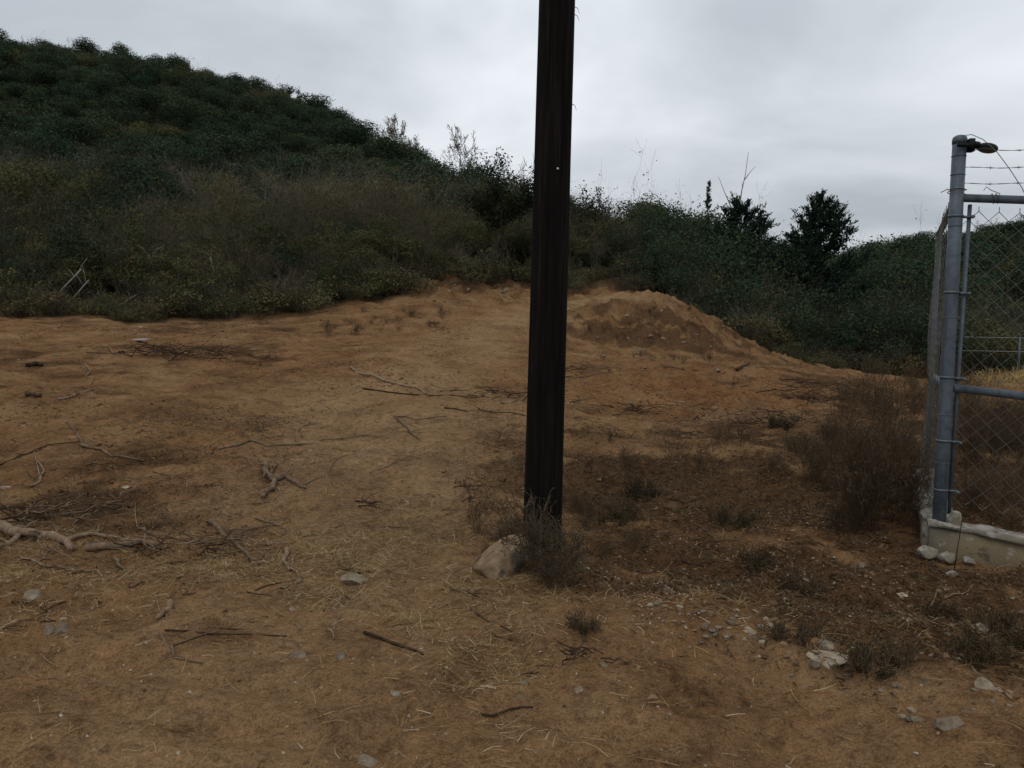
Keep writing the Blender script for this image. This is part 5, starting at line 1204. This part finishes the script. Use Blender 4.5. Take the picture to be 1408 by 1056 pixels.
# gravel: little tetrahedral chips
def gravd(x, y): return np.clip(.95 * np.exp(-(polyd(x, y, DITCH) / .55) ** 2) * sstep(-.25, .4, fbm(x, y, 1.6, 3, 360)) + .04 + .55 * sstep(0, .5, fbm(x, y, 1.2, 4, 362)) * (x > .6) * (y < 7.2), 0, 1)
P = field(52000, -4.5, 5.5, 2.7, 9, gravd); n = len(P); s = np.minimum(nr_.gamma(2.2, .0030, n) + .003, .010)
T = np.array([[1, 0, -.4], [-.5, .87, -.4], [-.5, -.87, -.4], [.1, .1, .75]]); an = nr_.uniform(0, 6.28, n); ca_, sa_ = np.cos(an), np.sin(an); J = T[None] + nr_.normal(0, .25, (n, 4, 3))
V = np.stack([J[..., 0] * ca_[:, None] - J[..., 1] * sa_[:, None], J[..., 0] * sa_[:, None] + J[..., 1] * ca_[:, None], J[..., 2] * .7], -1) * s[:, None, None] + P[:, None] + np.array([0, 0, .003])
F = (np.arange(n)[:, None, None] * 4 + np.array([[0, 1, 3], [1, 2, 3], [2, 0, 3]])[None]).reshape(-1, 3)
def gravmat():
    s = NT('gravel'); g = s.n('NewGeometry'); return s.finish(s.ramp(g.outputs['Random Per Island'], [(0, (0.11, 0.075, 0.045)), (.5, (0.19, 0.135, 0.085)), (1, (0.36, 0.30, 0.235))]), .9, None, .15)
M['gravel'] = gravmat()
def chips(P, s):
    n = len(P); an = nr_.uniform(0, 6.28, n); ca_, sa_ = np.cos(an), np.sin(an); J = T[None] + nr_.normal(0, .32, (n, 4, 3)); J[..., 2] *= .7
    V = np.stack([J[..., 0] * ca_[:, None] - J[..., 1] * sa_[:, None], J[..., 0] * sa_[:, None] + J[..., 1] * ca_[:, None], J[..., 2] * .7], -1) * s[:, None, None] + P[:, None]
    return V.reshape(-1, 3), (np.arange(n)[:, None, None] * 4 + np.array([[0, 1, 3], [1, 2, 3], [2, 0, 3]])[None]).reshape(-1, 3)
def clodmat():
    s = NT('clods'); g = s.n('NewGeometry'); return s.finish(s.ramp(g.outputs['Random Per Island'], [(0, (0.05, 0.027, 0.014)), (.6, (0.14, 0.075, 0.036)), (1, (0.22, 0.14, 0.08))]), .95, None, .1)
M['clods'] = clodmat()
P = field(30000, -5, 6, 3.2, 12, lambda x, y: np.clip(masks(x, y)[1] * .8 + .12, 0, 1)); V2, F2 = chips(P, nr_.gamma(2, .0045, len(P)) + .004)
tag(link('soil_crumbs', np_mesh('soil_crumbs', V2, F2, M['clods'])), 'crumbs of dark soil on the littered ground', 'soil', kind='stuff')
P = np.concatenate([field(16000, -1, 11, 12, 21, lambda x, y: np.exp(-(((x - 4.9) / 4.0) ** 2 + ((y - 16) / 3) ** 2))), field(24000, -10, 14, 26, 39, lambda x, y: sstep(-.2, .5, fbm(x, y, .5, 3, 390)) * (polyd(x, y, TRACK) > 1.2)), field(45000, -14, 1, 9, 28, lambda x, y: sstep(-.1, .6, fbm(x, y, .5, 4, 395)))])
V2, F2 = chips(P, np.minimum(nr_.gamma(1.6, .013, len(P)) + .008, .038))
tag(link('clods', np_mesh('clods', V2, F2, M['clods'])), 'loose clods of earth on the spoil heap, mound and bank', 'soil', kind='stuff')
tag(link('gravel', np_mesh('gravel', V.reshape(-1, 3), F, M['gravel'])), 'loose gravel chips in the gutter beside the road', 'gravel', kind='stuff')
# yellow dry grass on the far part of the plot
P = field(14000, 15.5, 26, 25, 34, lambda x, y: sstep(-.3, .2, fbm(x, y, .35, 3, 380)) * sstep(.555, .60, x / y)); n = len(P)
M['hay'] = foliage('dry_grass', [(0.30, 0.21, 0.09), (0.36, 0.26, 0.12)], transl=.2)
blades('dry_grass', P, nr_.uniform(.35, .8, n), nr_.uniform(.012, .03, n), M['hay'], 'yellow dry grass at the far side of the fenced plot', 'grass', nr_, np.full(n, -.02), 1.3, .15, 3)
